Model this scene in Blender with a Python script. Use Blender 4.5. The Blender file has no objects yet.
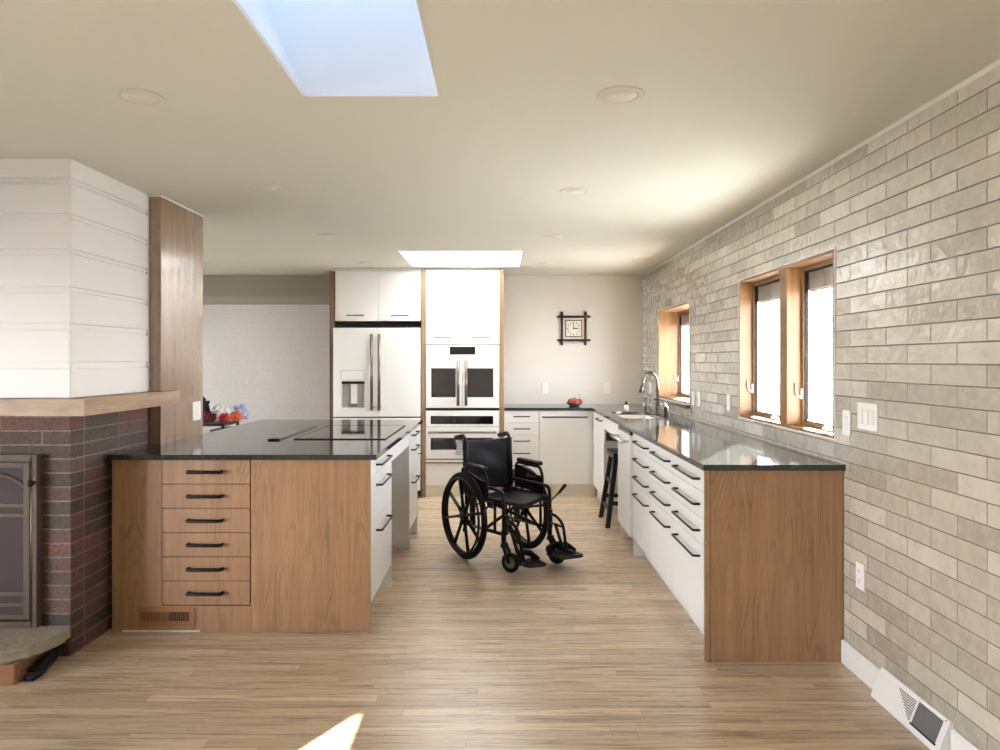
import bpy, bmesh, math, random
from mathutils import Vector, Matrix, noise
random.seed(7)
SC = bpy.context.scene
COL = SC.collection
PI = math.pi
V = Vector
F = 711.0                     # focal length in pixels of the 1000 px wide frame

# ------------------------------------------------------------------ materials
def newmat(name):
    m = bpy.data.materials.new(name); m.use_nodes = True
    nt = m.node_tree; nt.nodes.clear()
    out = nt.nodes.new('ShaderNodeOutputMaterial')
    b = nt.nodes.new('ShaderNodeBsdfPrincipled')
    nt.links.new(b.outputs[0], out.inputs[0])
    return m, nt, b

class N:
    """small node-building helper"""
    def __init__(s, nt): s.nt = nt
    def val(s, inp, v):
        if isinstance(v, bpy.types.NodeSocket): s.nt.links.new(v, inp)
        else: inp.default_value = v
    def math(s, op, a, b=0.0, c=0.0, clamp=False):
        n = s.nt.nodes.new('ShaderNodeMath'); n.operation = op; n.use_clamp = clamp
        s.val(n.inputs[0], a); s.val(n.inputs[1], b); s.val(n.inputs[2], c)
        return n.outputs[0]
    def pos(s):
        n = s.nt.nodes.new('ShaderNodeTexCoord'); return n.outputs['Object']
    def sep(s, v):
        n = s.nt.nodes.new('ShaderNodeSeparateXYZ'); s.nt.links.new(v, n.inputs[0]); return n.outputs
    def comb(s, x=0.0, y=0.0, z=0.0):
        n = s.nt.nodes.new('ShaderNodeCombineXYZ')
        s.val(n.inputs[0], x); s.val(n.inputs[1], y); s.val(n.inputs[2], z); return n.outputs[0]
    def noise(s, vec, scale, detail=4, rough=.55, dist=0.0, dim='3D'):
        n = s.nt.nodes.new('ShaderNodeTexNoise'); n.noise_dimensions = dim
        s.nt.links.new(vec, n.inputs['Vector']); n.inputs['Scale'].default_value = scale
        n.inputs['Detail'].default_value = detail; n.inputs['Roughness'].default_value = rough
        n.inputs['Distortion'].default_value = dist
        return n.outputs[0]
    def white(s, vec):
        n = s.nt.nodes.new('ShaderNodeTexWhiteNoise'); n.noise_dimensions = '3D'
        s.nt.links.new(vec, n.inputs['Vector']); return n.outputs['Value']
    def ramp(s, fac, stops, interp='LINEAR'):
        n = s.nt.nodes.new('ShaderNodeValToRGB'); r = n.color_ramp; r.interpolation = interp
        s.val(n.inputs[0], fac)
        while len(r.elements) < len(stops): r.elements.new(.5)
        for e, (p, c) in zip(r.elements, stops): e.position = p; e.color = (*c, 1)
        return n.outputs[0]
    def mix(s, fac, a, b, mode='MIX'):
        n = s.nt.nodes.new('ShaderNodeMix'); n.data_type = 'RGBA'; n.blend_type = mode
        s.val(n.inputs[0], fac)
        for i, v in ((6, a), (7, b)):
            if isinstance(v, tuple): n.inputs[i].default_value = (*v, 1)
            else: s.nt.links.new(v, n.inputs[i])
        return n.outputs[2]
    def map(s, fac, a, b, c, d):
        n = s.nt.nodes.new('ShaderNodeMapRange'); n.interpolation_type = 'SMOOTHSTEP'
        s.val(n.inputs[0], fac)
        for i, v in enumerate((a, b, c, d)): s.val(n.inputs[i + 1], v)
        return n.outputs[0]
    def bump(s, h, strength, dist, bsdf, normal=None):
        n = s.nt.nodes.new('ShaderNodeBump'); n.inputs['Strength'].default_value = strength
        n.inputs['Distance'].default_value = dist; s.nt.links.new(h, n.inputs['Height'])
        if normal is not None: s.nt.links.new(normal, n.inputs['Normal'])
        if bsdf is not None: s.nt.links.new(n.outputs[0], bsdf.inputs['Normal'])
        return n.outputs[0]
    def cells(s, u, v, w, h, offset, joint):
        """cell layout: returns (joint mask 0..1 where 1 is joint, id vector)"""
        vv = s.math('DIVIDE', v, h); row = s.math('FLOOR', vv)
        if offset == 'half': off = s.math('MULTIPLY', s.math('FLOORED_MODULO', row, 2.0), .5)
        elif offset == 'none': off = 0.0
        else: off = s.math('MULTIPLY', s.white(s.comb(row, 3.7, 1.3)), 7.0)
        uu = s.math('ADD', s.math('DIVIDE', u, w), off); col = s.math('FLOOR', uu)
        fu = s.math('MULTIPLY', s.math('FRACT', uu), w); fv = s.math('MULTIPLY', s.math('FRACT', vv), h)
        du = s.math('MINIMUM', fu, s.math('SUBTRACT', w, fu)); dv = s.math('MINIMUM', fv, s.math('SUBTRACT', h, fv))
        d = s.math('MINIMUM', du, dv)
        return s.map(d, joint * .6, joint * 1.4, 1.0, 0.0), s.comb(col, row, .5), d

def plain(name, col, rough=.5, metal=0.0, spec=.5, coat=0.0, bump=None, mottled=.0):
    m, nt, b = newmat(name); n = N(nt)
    b.inputs['Base Color'].default_value = (*col, 1); b.inputs['Roughness'].default_value = rough
    b.inputs['Metallic'].default_value = metal; b.inputs['Specular IOR Level'].default_value = spec
    b.inputs['Coat Weight'].default_value = coat
    p = n.pos()
    f = n.noise(p, 9.0 if not bump else bump[0], 5)
    if mottled:
        c = n.mix(f, tuple(x * (1 - mottled) for x in col), tuple(min(1, x * (1 + mottled)) for x in col))
        nt.links.new(c, b.inputs['Base Color'])
    if bump: n.bump(f, bump[1], bump[2], b)
    return m

def wood(name, dark, mid, light, rough=.45, axis='Z', scale=1.0, figure=1.0, coat=0.0, lines=.42):
    """veneer with long grain along the axis and cathedral figure"""
    m, nt, b = newmat(name); n = N(nt)
    x, y, z = n.sep(n.pos())
    if axis == 'Z': a, c1, c2 = z, x, y
    elif axis == 'X': a, c1, c2 = x, y, z
    else: a, c1, c2 = y, x, z
    cross = n.math('ADD', c1, n.math('MULTIPLY', c2, .83))
    big = n.noise(n.comb(n.math('MULTIPLY', cross, 5.0), n.math('MULTIPLY', a, .62), 0.0), 1.0 * scale, 2, .45)
    bands = n.math('FRACT', n.math('MULTIPLY', big, 24.0 * figure))
    tri = n.math('ABSOLUTE', n.math('SUBTRACT', n.math('MULTIPLY', bands, 2.0), 1.0))
    line = n.map(tri, .45, 1.0, 0.0, 1.0)
    pores = n.noise(n.comb(n.math('MULTIPLY', cross, 220.0), n.math('MULTIPLY', a, 7.0), 0.0), 1.0, 3, .6)
    streak = n.noise(n.comb(n.math('MULTIPLY', cross, 26.0), n.math('MULTIPLY', a, .9), 2.0), 1.0, 4, .6)
    base = n.ramp(streak, [(.25, dark), (.5, mid), (.75, light)])
    breakup = n.noise(n.comb(n.math('MULTIPLY', cross, 8.0), n.math('MULTIPLY', a, 3.0), 5.0), 1.0, 3)
    amt = n.math('MULTIPLY', n.math('MULTIPLY', line, n.map(breakup, .4, .62, 0.0, 1.0)), lines)
    c = n.mix(amt, base, tuple(d * .55 for d in dark))
    c = n.mix(n.map(pores, .52, .70, 0.0, .5), c, tuple(d * .6 for d in dark))
    nt.links.new(c, b.inputs['Base Color'])
    b.inputs['Roughness'].default_value = rough; b.inputs['Coat Weight'].default_value = coat
    b.inputs['Coat Roughness'].default_value = .16
    if coat > .5: b.inputs['Coat IOR'].default_value = 1.9
    n.bump(pores, .12, .0008, b)
    return m

def floor_mat():
    m, nt, b = newmat('oak_strip_floor'); n = N(nt)
    x, y, z = n.sep(n.pos())
    joint, idv, d = n.cells(x, y, .95, .0585, 'rand', .0009)
    r = n.white(idv); r2 = n.white(n.comb(n.sep(idv)[1], n.sep(idv)[0], 9.1))
    gx = n.math('ADD', n.math('MULTIPLY', x, 2.6), n.math('MULTIPLY', r, 41.0))
    g = n.noise(n.comb(gx, n.math('MULTIPLY', y, 46.0), n.math('MULTIPLY', r2, 17.0)), 1.0, 5, .62)
    fine = n.noise(n.comb(n.math('MULTIPLY', gx, 4.0), n.math('MULTIPLY', y, 330.0), r), 1.0, 3, .6)
    base = n.ramp(r, [(0.0, (.56, .425, .28)), (.3, (.64, .50, .335)), (.7, (.70, .555, .385)), (1.0, (.77, .625, .44))])
    c = n.mix(n.map(g, .45, .70, 0.0, .72), base, (.25, .15, .082))
    c = n.mix(n.map(fine, .5, .72, 0.0, .35), c, (.22, .13, .08))
    knots = n.noise(n.comb(n.math('MULTIPLY', gx, 1.4), n.math('MULTIPLY', y, 22.0), 4.0), 1.0, 2, .5)
    c = n.mix(n.map(knots, .67, .76, 0.0, .5), c, (.15, .09, .055))
    c = n.mix(n.math('MULTIPLY', joint, .55), c, (.14, .09, .06))
    nt.links.new(c, b.inputs['Base Color'])
    nt.links.new(n.map(fine, .2, .8, .24, .36), b.inputs['Roughness'])
    b.inputs['Specular IOR Level'].default_value = .85
    h = n.math('SUBTRACT', n.math('MULTIPLY', fine, .25), joint)
    n.bump(h, .18, .001, b)
    return m

def tile_mat():
    m, nt, b = newmat('glazed_tile'); n = N(nt)
    x, y, z = n.sep(n.pos())
    u = n.math('SUBTRACT', y, .048); v = n.math('SUBTRACT', z, .0254)
    joint, idv, d = n.cells(u, v, .305, .0757, 'half', .0016)
    r = n.white(idv)
    yz = n.comb(n.math('ADD', y, n.math('MULTIPLY', r, 30.0)), z, n.math('MULTIPLY', r, 11.0))
    mot = n.noise(yz, 24.0, 2, .5); cloud = n.noise(yz, 9.0, 2, .5)
    base = n.ramp(r, [(0.0, (.36, .32, .255)), (.35, (.47, .43, .35)), (.7, (.54, .50, .415)), (1.0, (.66, .62, .53))])
    c = n.mix(n.map(mot, .3, .8, 0.0, .30), base, (.64, .60, .53))
    c = n.mix(n.map(cloud, .4, .85, 0.0, .35), c, (.38, .335, .27))
    edge = n.map(d, .0018, .0065, 1.0, 0.0)
    c = n.mix(n.math('MULTIPLY', edge, .45), c, (.72, .68, .61))
    c = n.mix(joint, c, (.20, .165, .125))
    nt.links.new(c, b.inputs['Base Color'])
    rg = n.math('ADD', n.map(cloud, .3, .7, .16, .26), n.math('MULTIPLY', joint, .5))
    nt.links.new(rg, b.inputs['Roughness'])
    b.inputs['Specular IOR Level'].default_value = .6; b.inputs['Coat Weight'].default_value = 1.0; b.inputs['Coat Roughness'].default_value = .10
    warp = n.noise(yz, 13.0, 2, .5)
    h = n.math('ADD', n.math('MULTIPLY', warp, 1.8), n.math('MULTIPLY', n.noise(yz, 48.0, 2, .5), .30))
    h = n.math('SUBTRACT', h, n.math('MULTIPLY', n.map(d, 0.0, .004, 1.0, 0.0), 1.0))
    bn = n.bump(h, .8, .0055, b); nt.links.new(bn, b.inputs['Coat Normal'])
    return m

def brick_mat(name, axis, off):
    """narrow roman bricks; axis 'X' is the running-bond front, 'Y' the stack-bond side"""
    m, nt, b = newmat(name); n = N(nt)
    x, y, z = n.sep(n.pos())
    u = x if axis == 'X' else y
    joint, idv, d = n.cells(n.math('SUBTRACT', u, off), n.math('SUBTRACT', z, .004), .318 if axis == 'Y' else .40, .0665, 'none' if axis == 'Y' else 'half', .0030)
    wob = n.noise(n.pos(), 45.0, 4)
    joint = n.map(n.math('ADD', d, n.math('MULTIPLY', n.math('SUBTRACT', wob, .5), .004)), .003, .0055, 1.0, 0.0)
    r = n.white(idv)
    rough = n.noise(n.pos(), 130.0, 5, .7); cl = n.noise(n.pos(), 14.0, 3)
    base = n.ramp(r, [(0.0, (.060, .042, .034)), (.4, (.085, .056, .043)), (.62, (.14, .060, .042)), (.82, (.18, .072, .047)), (1.0, (.10, .075, .058))])
    c = n.mix(n.map(cl, .45, .65, 0.0, .6), base, (.085, .060, .048))
    c = n.mix(n.map(n.noise(n.pos(), 70.0, 5, .7), .46, .62, 0.0, .6), c, (.034, .025, .021))
    c = n.mix(n.map(rough, .55, .72, 0.0, .55), c, (.26, .21, .165))
    c = n.mix(n.math('MULTIPLY', joint, n.map(wob, .3, .6, .35, 1.0)), c, (.20, .165, .14))
    nt.links.new(c, b.inputs['Base Color'])
    b.inputs['Roughness'].default_value = .8
    h = n.math('SUBTRACT', n.math('MULTIPLY', rough, .35), n.math('MULTIPLY', joint, 1.0))
    n.bump(h, .8, .006, b)
    return m

def counter_mat():
    m, nt, b = newmat('dark_green_stone'); n = N(nt)
    p = n.pos(); f = n.noise(p, 160.0, 4, .7); c2 = n.noise(p, 9.0, 4)
    c = n.ramp(f, [(.35, (.017, .021, .020)), (.62, (.032, .038, .036)), (.78, (.07, .08, .077))])
    nt.links.new(c, b.inputs['Base Color'])
    nt.links.new(n.map(c2, 0.3, 0.7, .06, .10), b.inputs['Roughness'])
    b.inputs['Specular IOR Level'].default_value = .75
    return m

def weave_mat(name, col, su, sv, rough=.8, depth=.002):
    m, nt, b = newmat(name); n = N(nt)
    x, y, z = n.sep(n.pos())
    joint, idv, d = n.cells(x, z, su, sv, 'rand', su * .18)
    r = n.white(idv)
    c = n.mix(n.math('MULTIPLY', joint, .30), col, tuple(v * .55 for v in col))
    c = n.mix(n.math('MULTIPLY', r, .22), c, tuple(v * .72 for v in col))
    nt.links.new(c, b.inputs['Base Color']); b.inputs['Roughness'].default_value = rough
    n.bump(n.math('ADD', n.math('MULTIPLY', joint, -1.0), r), .6, depth, b)
    return m

def diffuser_mat():
    m = bpy.data.materials.new('milky_acrylic'); m.use_nodes = True
    nt = m.node_tree; nt.nodes.clear()
    out = nt.nodes.new('ShaderNodeOutputMaterial'); tr = nt.nodes.new('ShaderNodeBsdfTranslucent')
    tr.inputs[0].default_value = (.52, .52, .52, 1); nt.links.new(tr.outputs[0], out.inputs[0])
    return m
def glass_mat():
    m = bpy.data.materials.new('window_glass'); m.use_nodes = True
    nt = m.node_tree; nt.nodes.clear()
    out = nt.nodes.new('ShaderNodeOutputMaterial'); mx = nt.nodes.new('ShaderNodeMixShader')
    tr = nt.nodes.new('ShaderNodeBsdfTransparent'); gl = nt.nodes.new('ShaderNodeBsdfGlossy')
    lw = nt.nodes.new('ShaderNodeLayerWeight'); lw.inputs[0].default_value = .5; n = N(nt)
    fr = n.math('ADD', n.math('MULTIPLY', n.math('POWER', lw.outputs['Facing'], 5.0), .9), .04)
    gl.inputs['Roughness'].default_value = .02
    nt.links.new(fr, mx.inputs[0]); nt.links.new(tr.outputs[0], mx.inputs[1])
    nt.links.new(gl.outputs[0], mx.inputs[2]); nt.links.new(mx.outputs[0], out.inputs[0])
    return m

M = {
 'floor': floor_mat(), 'tile': tile_mat(), 'brick_front': brick_mat('brick_front', 'X', 1.13), 'brick_side': brick_mat('brick_side', 'Y', -.252),
 'counter': counter_mat(), 'glass': glass_mat(), 'diffuser': diffuser_mat(),
 'oak': wood('island_oak', (.285, .156, .076), (.355, .202, .104), (.42, .246, .134), .42),
 'oak_h': wood('oak_mantel', (.29, .185, .105), (.39, .26, .16), (.47, .33, .21), .5, 'X'),
 'oak_y': wood('oak_mantel_return', (.29, .185, .105), (.39, .26, .16), (.47, .33, .21), .5, 'Y'),
 'walnut': wood('dark_edge_veneer', (.13, .075, .035), (.17, .10, .05), (.21, .13, .07), .5),
 'post': wood('dark_oak', (.21, .115, .055), (.28, .165, .085), (.34, .21, .115), .25, coat=1.0, lines=.12),
 'edge_oak': wood('edge_oak', (.27, .16, .075), (.34, .21, .105), (.40, .26, .14), .45),
 'pine': wood('honey_pine', (.21, .105, .036), (.27, .148, .055), (.33, .195, .080), .38, figure=1.3),
 'pine_y': wood('honey_pine_rail', (.20, .10, .034), (.26, .143, .053), (.32, .19, .077), .38, 'Y'),
 'ceiling': plain('ceiling_paint', (.71, .705, .62), .85, bump=(300, .05, .0008)),
 'wall': plain('cream_wall_paint', (.74, .73, .69), .7, bump=(260, .06, .0008)),
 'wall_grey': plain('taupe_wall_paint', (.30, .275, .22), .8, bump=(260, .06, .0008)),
 'wall_plain': plain('room_wall_paint', (.74, .69, .62), .8),
 'shiplap': plain('white_board_paint', (.80, .78, .755), .5, bump=(60, .05, .0006)),
 'white': plain('white_cabinet_lacquer', (.82, .81, .785), .32, mottled=.008),
 'carcass': plain('cabinet_carcass_white', (.72, .71, .69), .5, mottled=.01),
 'toe': plain('toe_kick_beige', (.76, .71, .60), .6, mottled=.02),
 'appliance': plain('matte_white_steel', (.83, .835, .82), .38, mottled=.006),
 'trimwhite': plain('trim_white', (.82, .80, .77), .4, mottled=.01),
 'plastic': plain('switch_plate_plastic', (.86, .84, .80), .35, mottled=.01),
 'shaft': plain('skylight_shaft_paint', (.86, .865, .87), .8),
 'black_metal': plain('black_bar_metal', (.012, .011, .010), .38, .6, mottled=.1),
 'bronze': plain('brushed_bronze', (.22, .175, .135), .32, .9, mottled=.12),
 'chrome': plain('chrome', (.62, .61, .59), .16, 1.0, mottled=.04),
 'faucet_metal': plain('dark_nickel', (.17, .165, .155), .22, 1.0, mottled=.05),
 'steel_dark': plain('gunmetal', (.075, .070, .065), .28, .85, mottled=.06),
 'black_glass': plain('black_glass', (.006, .007, .007), .05, spec=.7),
 'oven_glass': plain('oven_window_glass', (.022, .018, .017), .06, spec=.8),
 'cook_glass': plain('cooktop_glass', (.008, .009, .009), .04, spec=.6),
 'steel': plain('brushed_steel', (.36, .355, .34), .3, .95, mottled=.05),
 'grey_recess': plain('dispenser_grey', (.42, .42, .40), .4, mottled=.05),
 'shade': plain('rolled_shade_cloth', (.27, .26, .23), .8, mottled=.05),
 'dark': plain('gap_shade_and_part_black', (.01, .009, .008), .7),  # colour of really black parts; in gaps and slots it paints the shade
 'rubber': plain('black_rubber', (.006, .006, .006), .6, spec=.3, bump=(160, .2, .001)),
 'vinyl': plain('black_vinyl_cloth', (.005, .0058, .0085), .5, spec=.3, bump=(240, .35, .001)),
 'frame': plain('charcoal_hammered_frame', (.022, .022, .023), .36, .7, bump=(190, .25, .0006)),
 'hub': plain('grey_plastic', (.22, .22, .22), .45, mottled=.05),
 'black_plastic': plain('black_plastic', (.007, .007, .0075), .45, spec=.35, bump=(200, .15, .0006)),
 'stool': plain('black_painted_wood', (.012, .010, .009), .4, bump=(60, .1, .001)),
 'sink': plain('white_fireclay', (.86, .85, .82), .15, mottled=.01),
 'stone': plain('sandstone_hearth', (.33, .275, .205), .75, bump=(38, .9, .012), mottled=.3),
 'fire_metal': plain('brown_bronze_metal', (.095, .066, .047), .6, .15, .3, mottled=.15),
 'fire_glass': plain('mauve_smoked_glass', (.060, .045, .043), .6, spec=.12, mottled=.05),
 'brown_metal': plain('copper_brown_register', (.34, .15, .065), .45, .3, mottled=.1),
 'terracotta': plain('terracotta_block', (.26, .115, .05), .8, bump=(50, .6, .006), mottled=.3),
 'clock_face': plain('cream_clock_face', (.74, .66, .52), .6, mottled=.02),
 'red_fruit': plain('red_apple_skin', (.42, .035, .022), .28, coat=.3, mottled=.35),
 'bowl_glass': plain('grey_wire', (.18, .17, .16), .35, .6),
 'maroon': plain('maroon_cloth', (.13, .012, .022), .85, bump=(90, .4, .004)),
 'black_cloth': plain('black_cloth', (.010, .010, .012), .85, bump=(90, .4, .004)),
 'white_cloth': plain('white_cloth', (.74, .73, .74), .85, bump=(90, .3, .004)),
 'blue_cloth': plain('pale_blue_cloth', (.42, .45, .68), .85, bump=(60, .3, .004), mottled=.4),
 'orange_cloth': plain('orange_red_cloth', (.72, .13, .05), .8, bump=(90, .3, .004), mottled=.2),
 'red_cloth': plain('red_cloth', (.50, .03, .03), .8, bump=(90, .3, .004)),
 'tag': plain('white_tag_paper', (.80, .81, .86), .6, mottled=.03),
 'logo_red': plain('red_print', (.22, .020, .028), .6),
 'logo_grey': plain('grey_print', (.22, .22, .22), .6),
 'snow': plain('snow_ground', (.62, .63, .65), .9, bump=(2, .3, .05)),
 'eave': plain('soffit_paint', (.42, .39, .35), .8),
 'texture_panel': weave_mat('dashed_white_wallpaper', (.74, .715, .69), .011, .052),
 'mesh_grey': plain('damper_grey', (.20, .20, .19), .5, .4, mottled=.2),
}

# ------------------------------------------------------------------ mesh builder
class MB:
    def __init__(s): s.bm = bmesh.new(); s.mats = []
    def mi(s, f, k): f.material_index = k
    def _v(s, p): return s.bm.verts.new(p)
    def box(s, x0, x1, y0, y1, z0, z1, b=0.0, seg=2):
        x0, x1 = sorted((x0, x1)); y0, y1 = sorted((y0, y1)); z0, z1 = sorted((z0, z1))
        v = [s._v(p) for p in ((x0,y0,z0),(x1,y0,z0),(x1,y1,z0),(x0,y1,z0),(x0,y0,z1),(x1,y0,z1),(x1,y1,z1),(x0,y1,z1))]
        fs = [s.bm.faces.new([v[i] for i in q]) for q in ((0,3,2,1),(4,5,6,7),(0,1,5,4),(1,2,6,5),(2,3,7,6),(3,0,4,7))]
        if b > 0:
            es = {e for f in fs for e in f.edges}
            bmesh.ops.bevel(s.bm, geom=list(es), offset=min(b, .45 * min(x1-x0, y1-y0, z1-z0)), segments=seg, affect='EDGES', profile=.5)
        return s
    def prism(s, pts, axis, a0, a1):
        def P(p, a): return (a, p[0], p[1]) if axis == 'X' else (p[0], a, p[1]) if axis == 'Y' else (p[0], p[1], a)
        A = [s._v(P(p, a0)) for p in pts]; B = [s._v(P(p, a1)) for p in pts]
        s.bm.faces.new(A); s.bm.faces.new(B[::-1])
        k = len(pts)
        for i in range(k): s.bm.faces.new((A[i], B[i], B[(i+1) % k], A[(i+1) % k]))
        return s
    def tube(s, pts, r, seg=10, closed=False, flat=1.0, cap=True):
        pts = [V(p) for p in pts]; n = len(pts)
        rs = r if isinstance(r, (list, tuple)) else [r] * n
        rings = []; up = None
        for i in range(n):
            if closed: t = (pts[(i+1) % n] - pts[i-1]).normalized()
            else: t = (pts[min(i+1, n-1)] - pts[max(i-1, 0)]).normalized()
            if up is None:
                up = V((0,0,1)) if abs(t.z) < .9 else V((1,0,0))
            a = t.cross(up).normalized(); up = a.cross(t).normalized()
            rings.append([s._v(pts[i] + (a * math.cos(2*PI*k/seg) + up * math.sin(2*PI*k/seg) * flat) * rs[i]) for k in range(seg)])
        m = n if closed else n - 1
        for i in range(m):
            A, B = rings[i], rings[(i+1) % n]
            for k in range(seg):
                f = s.bm.faces.new((A[k], A[(k+1) % seg], B[(k+1) % seg], B[k])); f.smooth = True
        if not closed and cap:
            s.bm.faces.new(rings[0][::-1]); s.bm.faces.new(rings[-1])
        return s
    def cyl(s, p0, p1, r0, r1=None, seg=20): return s.tube([p0, p1], [r0, r0 if r1 is None else r1], seg)
    def lathe(s, prof, c=(0,0,0), axis='Z', seg=32, closed=False):
        c = V(c)
        def P(r, h, a):
            x, y = r * math.cos(a), r * math.sin(a)
            return c + (V((x, y, h)) if axis == 'Z' else V((h, x, y)) if axis == 'X' else V((x, h, y)))
        rings = [[s._v(P(r, h, 2*PI*k/seg)) for k in range(seg)] for r, h in prof]
        m = len(prof) if closed else len(prof) - 1
        for i in range(m):
            A, B = rings[i], rings[(i+1) % len(prof)]
            for k in range(seg):
                f = s.bm.faces.new((A[k], A[(k+1) % seg], B[(k+1) % seg], B[k])); f.smooth = True
        if not closed:
            if prof[0][0] > 1e-5: s.bm.faces.new(rings[0][::-1])
            if prof[-1][0] > 1e-5: s.bm.faces.new(rings[-1])
        return s
    def slab(s, us, vs, keep, w0, w1, axis='Z'):
        """plate with holes: grid of cells, keep(u,v) says which are solid"""
        def P(u, v, w): return (u, v, w) if axis == 'Z' else (w, u, v) if axis == 'X' else (u, w, v)
        us, vs = sorted(set(us)), sorted(set(vs)); memo = {}
        def vt(i, j, k):
            if (i, j, k) not in memo: memo[i, j, k] = s._v(P(us[i], vs[j], (w0, w1)[k]))
            return memo[i, j, k]
        ok = {(i, j) for i in range(len(us)-1) for j in range(len(vs)-1) if keep((us[i]+us[i+1])/2, (vs[j]+vs[j+1])/2)}
        for i, j in ok:
            for k in (0, 1): s.bm.faces.new([vt(i,j,k), vt(i+1,j,k), vt(i+1,j+1,k), vt(i,j+1,k)])
            for di, dj, a, b in ((-1,0,(i,j),(i,j+1)), (1,0,(i+1,j),(i+1,j+1)), (0,-1,(i,j),(i+1,j)), (0,1,(i,j+1),(i+1,j+1))):
                if (i+di, j+dj) not in ok: s.bm.faces.new([vt(*a,0), vt(*b,0), vt(*b,1), vt(*a,1)])
        return s
    def blob(s, c, rad, seed=0, amp=.3, freq=3.0, sub=3):
        r = bmesh.ops.create_icosphere(s.bm, subdivisions=sub, radius=1.0)
        for v in r['verts']:
            p = v.co.copy(); q = p * freq + V((seed * 3.1, seed * 1.7, seed))
            k = 1 + amp * noise.noise(q) + amp * .5 * noise.noise(q * 2.3)
            v.co = V((c[0] + p.x*rad[0]*k, c[1] + p.y*rad[1]*k, c[2] + max(p.z, -.75)*rad[2]*k))
        for v in r['verts']:
            for f in v.link_faces: f.smooth = True
        return s
    def build(s, name, mat, parent=None, mod=None):
        bmesh.ops.recalc_face_normals(s.bm, faces=s.bm.faces)
        me = bpy.data.meshes.new(name)
        if parent is not None:
            o = ORG[parent.name]; bmesh.ops.translate(s.bm, verts=s.bm.verts, vec=-o)
        s.bm.to_mesh(me); s.bm.free()
        for m in (mat if isinstance(mat, (list, tuple)) else [mat]): me.materials.append(M[m] if isinstance(m, str) else m)
        ob = bpy.data.objects.new(name, me); COL.objects.link(ob)
        ORG[ob.name] = V((0,0,0))
        if parent is not None:
            ob.parent = parent; ORG[ob.name] = ORG[parent.name]
        return ob
ORG = {}
def tag(o, label=None, cat=None, group=None, kind=None):
    for k, v in (('label', label), ('category', cat), ('group', group), ('kind', kind)):
        if v: o[k] = v
    return o
def thing(name, label, cat, loc, group=None, kind=None, rz=0.0):
    o = bpy.data.objects.new(name, None); COL.objects.link(o); o.location = loc; o.rotation_euler = (0,0,rz)
    o.empty_display_size = .1
    ORG[o.name] = V(loc) if rz == 0 else V((0,0,0))
    return tag(o, label, cat, group, kind)
def struct(o, label=None): return tag(o, label, kind='structure')
def fillet(pts, r, n=4):
    pts = [V(p) for p in pts]; out = [pts[0]]
    for i in range(1, len(pts) - 1):
        a, b, c = pts[i-1], pts[i], pts[i+1]
        d1, d2 = (a - b), (c - b); k = min(r, d1.length * .48, d2.length * .48)
        p, q = b + d1.normalized() * k, b + d2.normalized() * k
        for t in range(n + 1):
            t /= n; out.append(p*(1-t)**2 + b*2*t*(1-t) + q*t*t)
    out.append(pts[-1]); return out
def pull(parent, p0, p1, out, r=.006, mat='black_metal', name='handle'):
    """U-shaped bar pull standing off a front"""
    p0, p1, out = V(p0), V(p1), V(out)
    return MB().tube(fillet([p0, p0 + out, p1 + out, p1], .012, 3), r, 8).build(name, mat, parent)
def px(x, y, Y): return V(((x - 500) * Y / F, Y, 1.4 - (y - 361) * Y / F))

# ------------------------------------------------------------------ room shell
CZ = 2.362                                   # ceiling height
XR = 1.60                                    # tiled wall
YB = 7.955                                   # back wall
S1 = (-.71, -.222, 1.45, 2.576)              # near skylight hole
S2 = (-.885, .195, 6.22, 7.24)               # far skylight hole
W1 = (3.396, 4.748, 1.028, 1.936)            # near window in the tiled wall
W2 = (5.99, 7.155, 1.035, 1.905)             # far window in the tiled wall
struct(MB().box(-5.3, 1.6, -2.6, 8.1, -.12, 0).build('floor', 'floor'), 'narrow oak strip floor')
struct(MB().slab((-5.3, 1.9, S1[0], S1[1], S2[0], S2[1]), (-2.6, 8.1, S1[2], S1[3], S2[2], S2[3]),
      lambda u, v: not any(a < u < b and c < v < d for a, b, c, d in (S1, S2)), CZ, CZ + .012).build('ceiling', 'ceiling'), 'warm white painted ceiling with two skylight openings')
b = MB().slab((-2.6, 8.1, W1[0], W1[1], W2[0], W2[1]), (-.3, CZ - .001, W1[2], W1[3], W2[2], W2[3]),
      lambda u, v: not any(a < u < b and c < v < d for a, b, c, d in (W1, W2)), XR, XR + .12, 'X')
O1 = (W1[0] - .35, W1[1] + .55, W1[2] - .12, W1[3] + .10)            # the outer leaf is cut back round the wide window
b.slab((-2.6, 8.1, O1[0], O1[1], W2[0], W2[1]), (-.3, CZ - .001, O1[2], O1[3], W2[2], W2[3]),
      lambda u, v: not any(a < u < b and c < v < d for a, b, c, d in (O1, W2)), XR + .121, XR + .27, 'X')
struct(b.build('wall_right', 'tile'), 'wall of greige glazed tiles')
struct(MB().box(-1.78, XR - .001, YB, YB + .12, 0, CZ - .001).build('wall_back', 'wall'), 'cream painted kitchen back wall')
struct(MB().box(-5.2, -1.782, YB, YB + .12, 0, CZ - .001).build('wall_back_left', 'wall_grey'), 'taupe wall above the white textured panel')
struct(MB().box(-5.2, -1.80, YB - .025, YB - .001, 0, 2.03).build('trim_1', 'texture_panel'), 'white wall covering with fine vertical dashes')
struct(MB().prism([(YB - .012, 2.035), (YB - .001, 2.035), (YB - .001, 2.12), (YB - .006, 2.12)], 'X', -5.2, -1.80).build('trim_2', plain('grey_rail_paint', (.36, .335, .285), .7)), 'grey rail above the textured wall covering')
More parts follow.
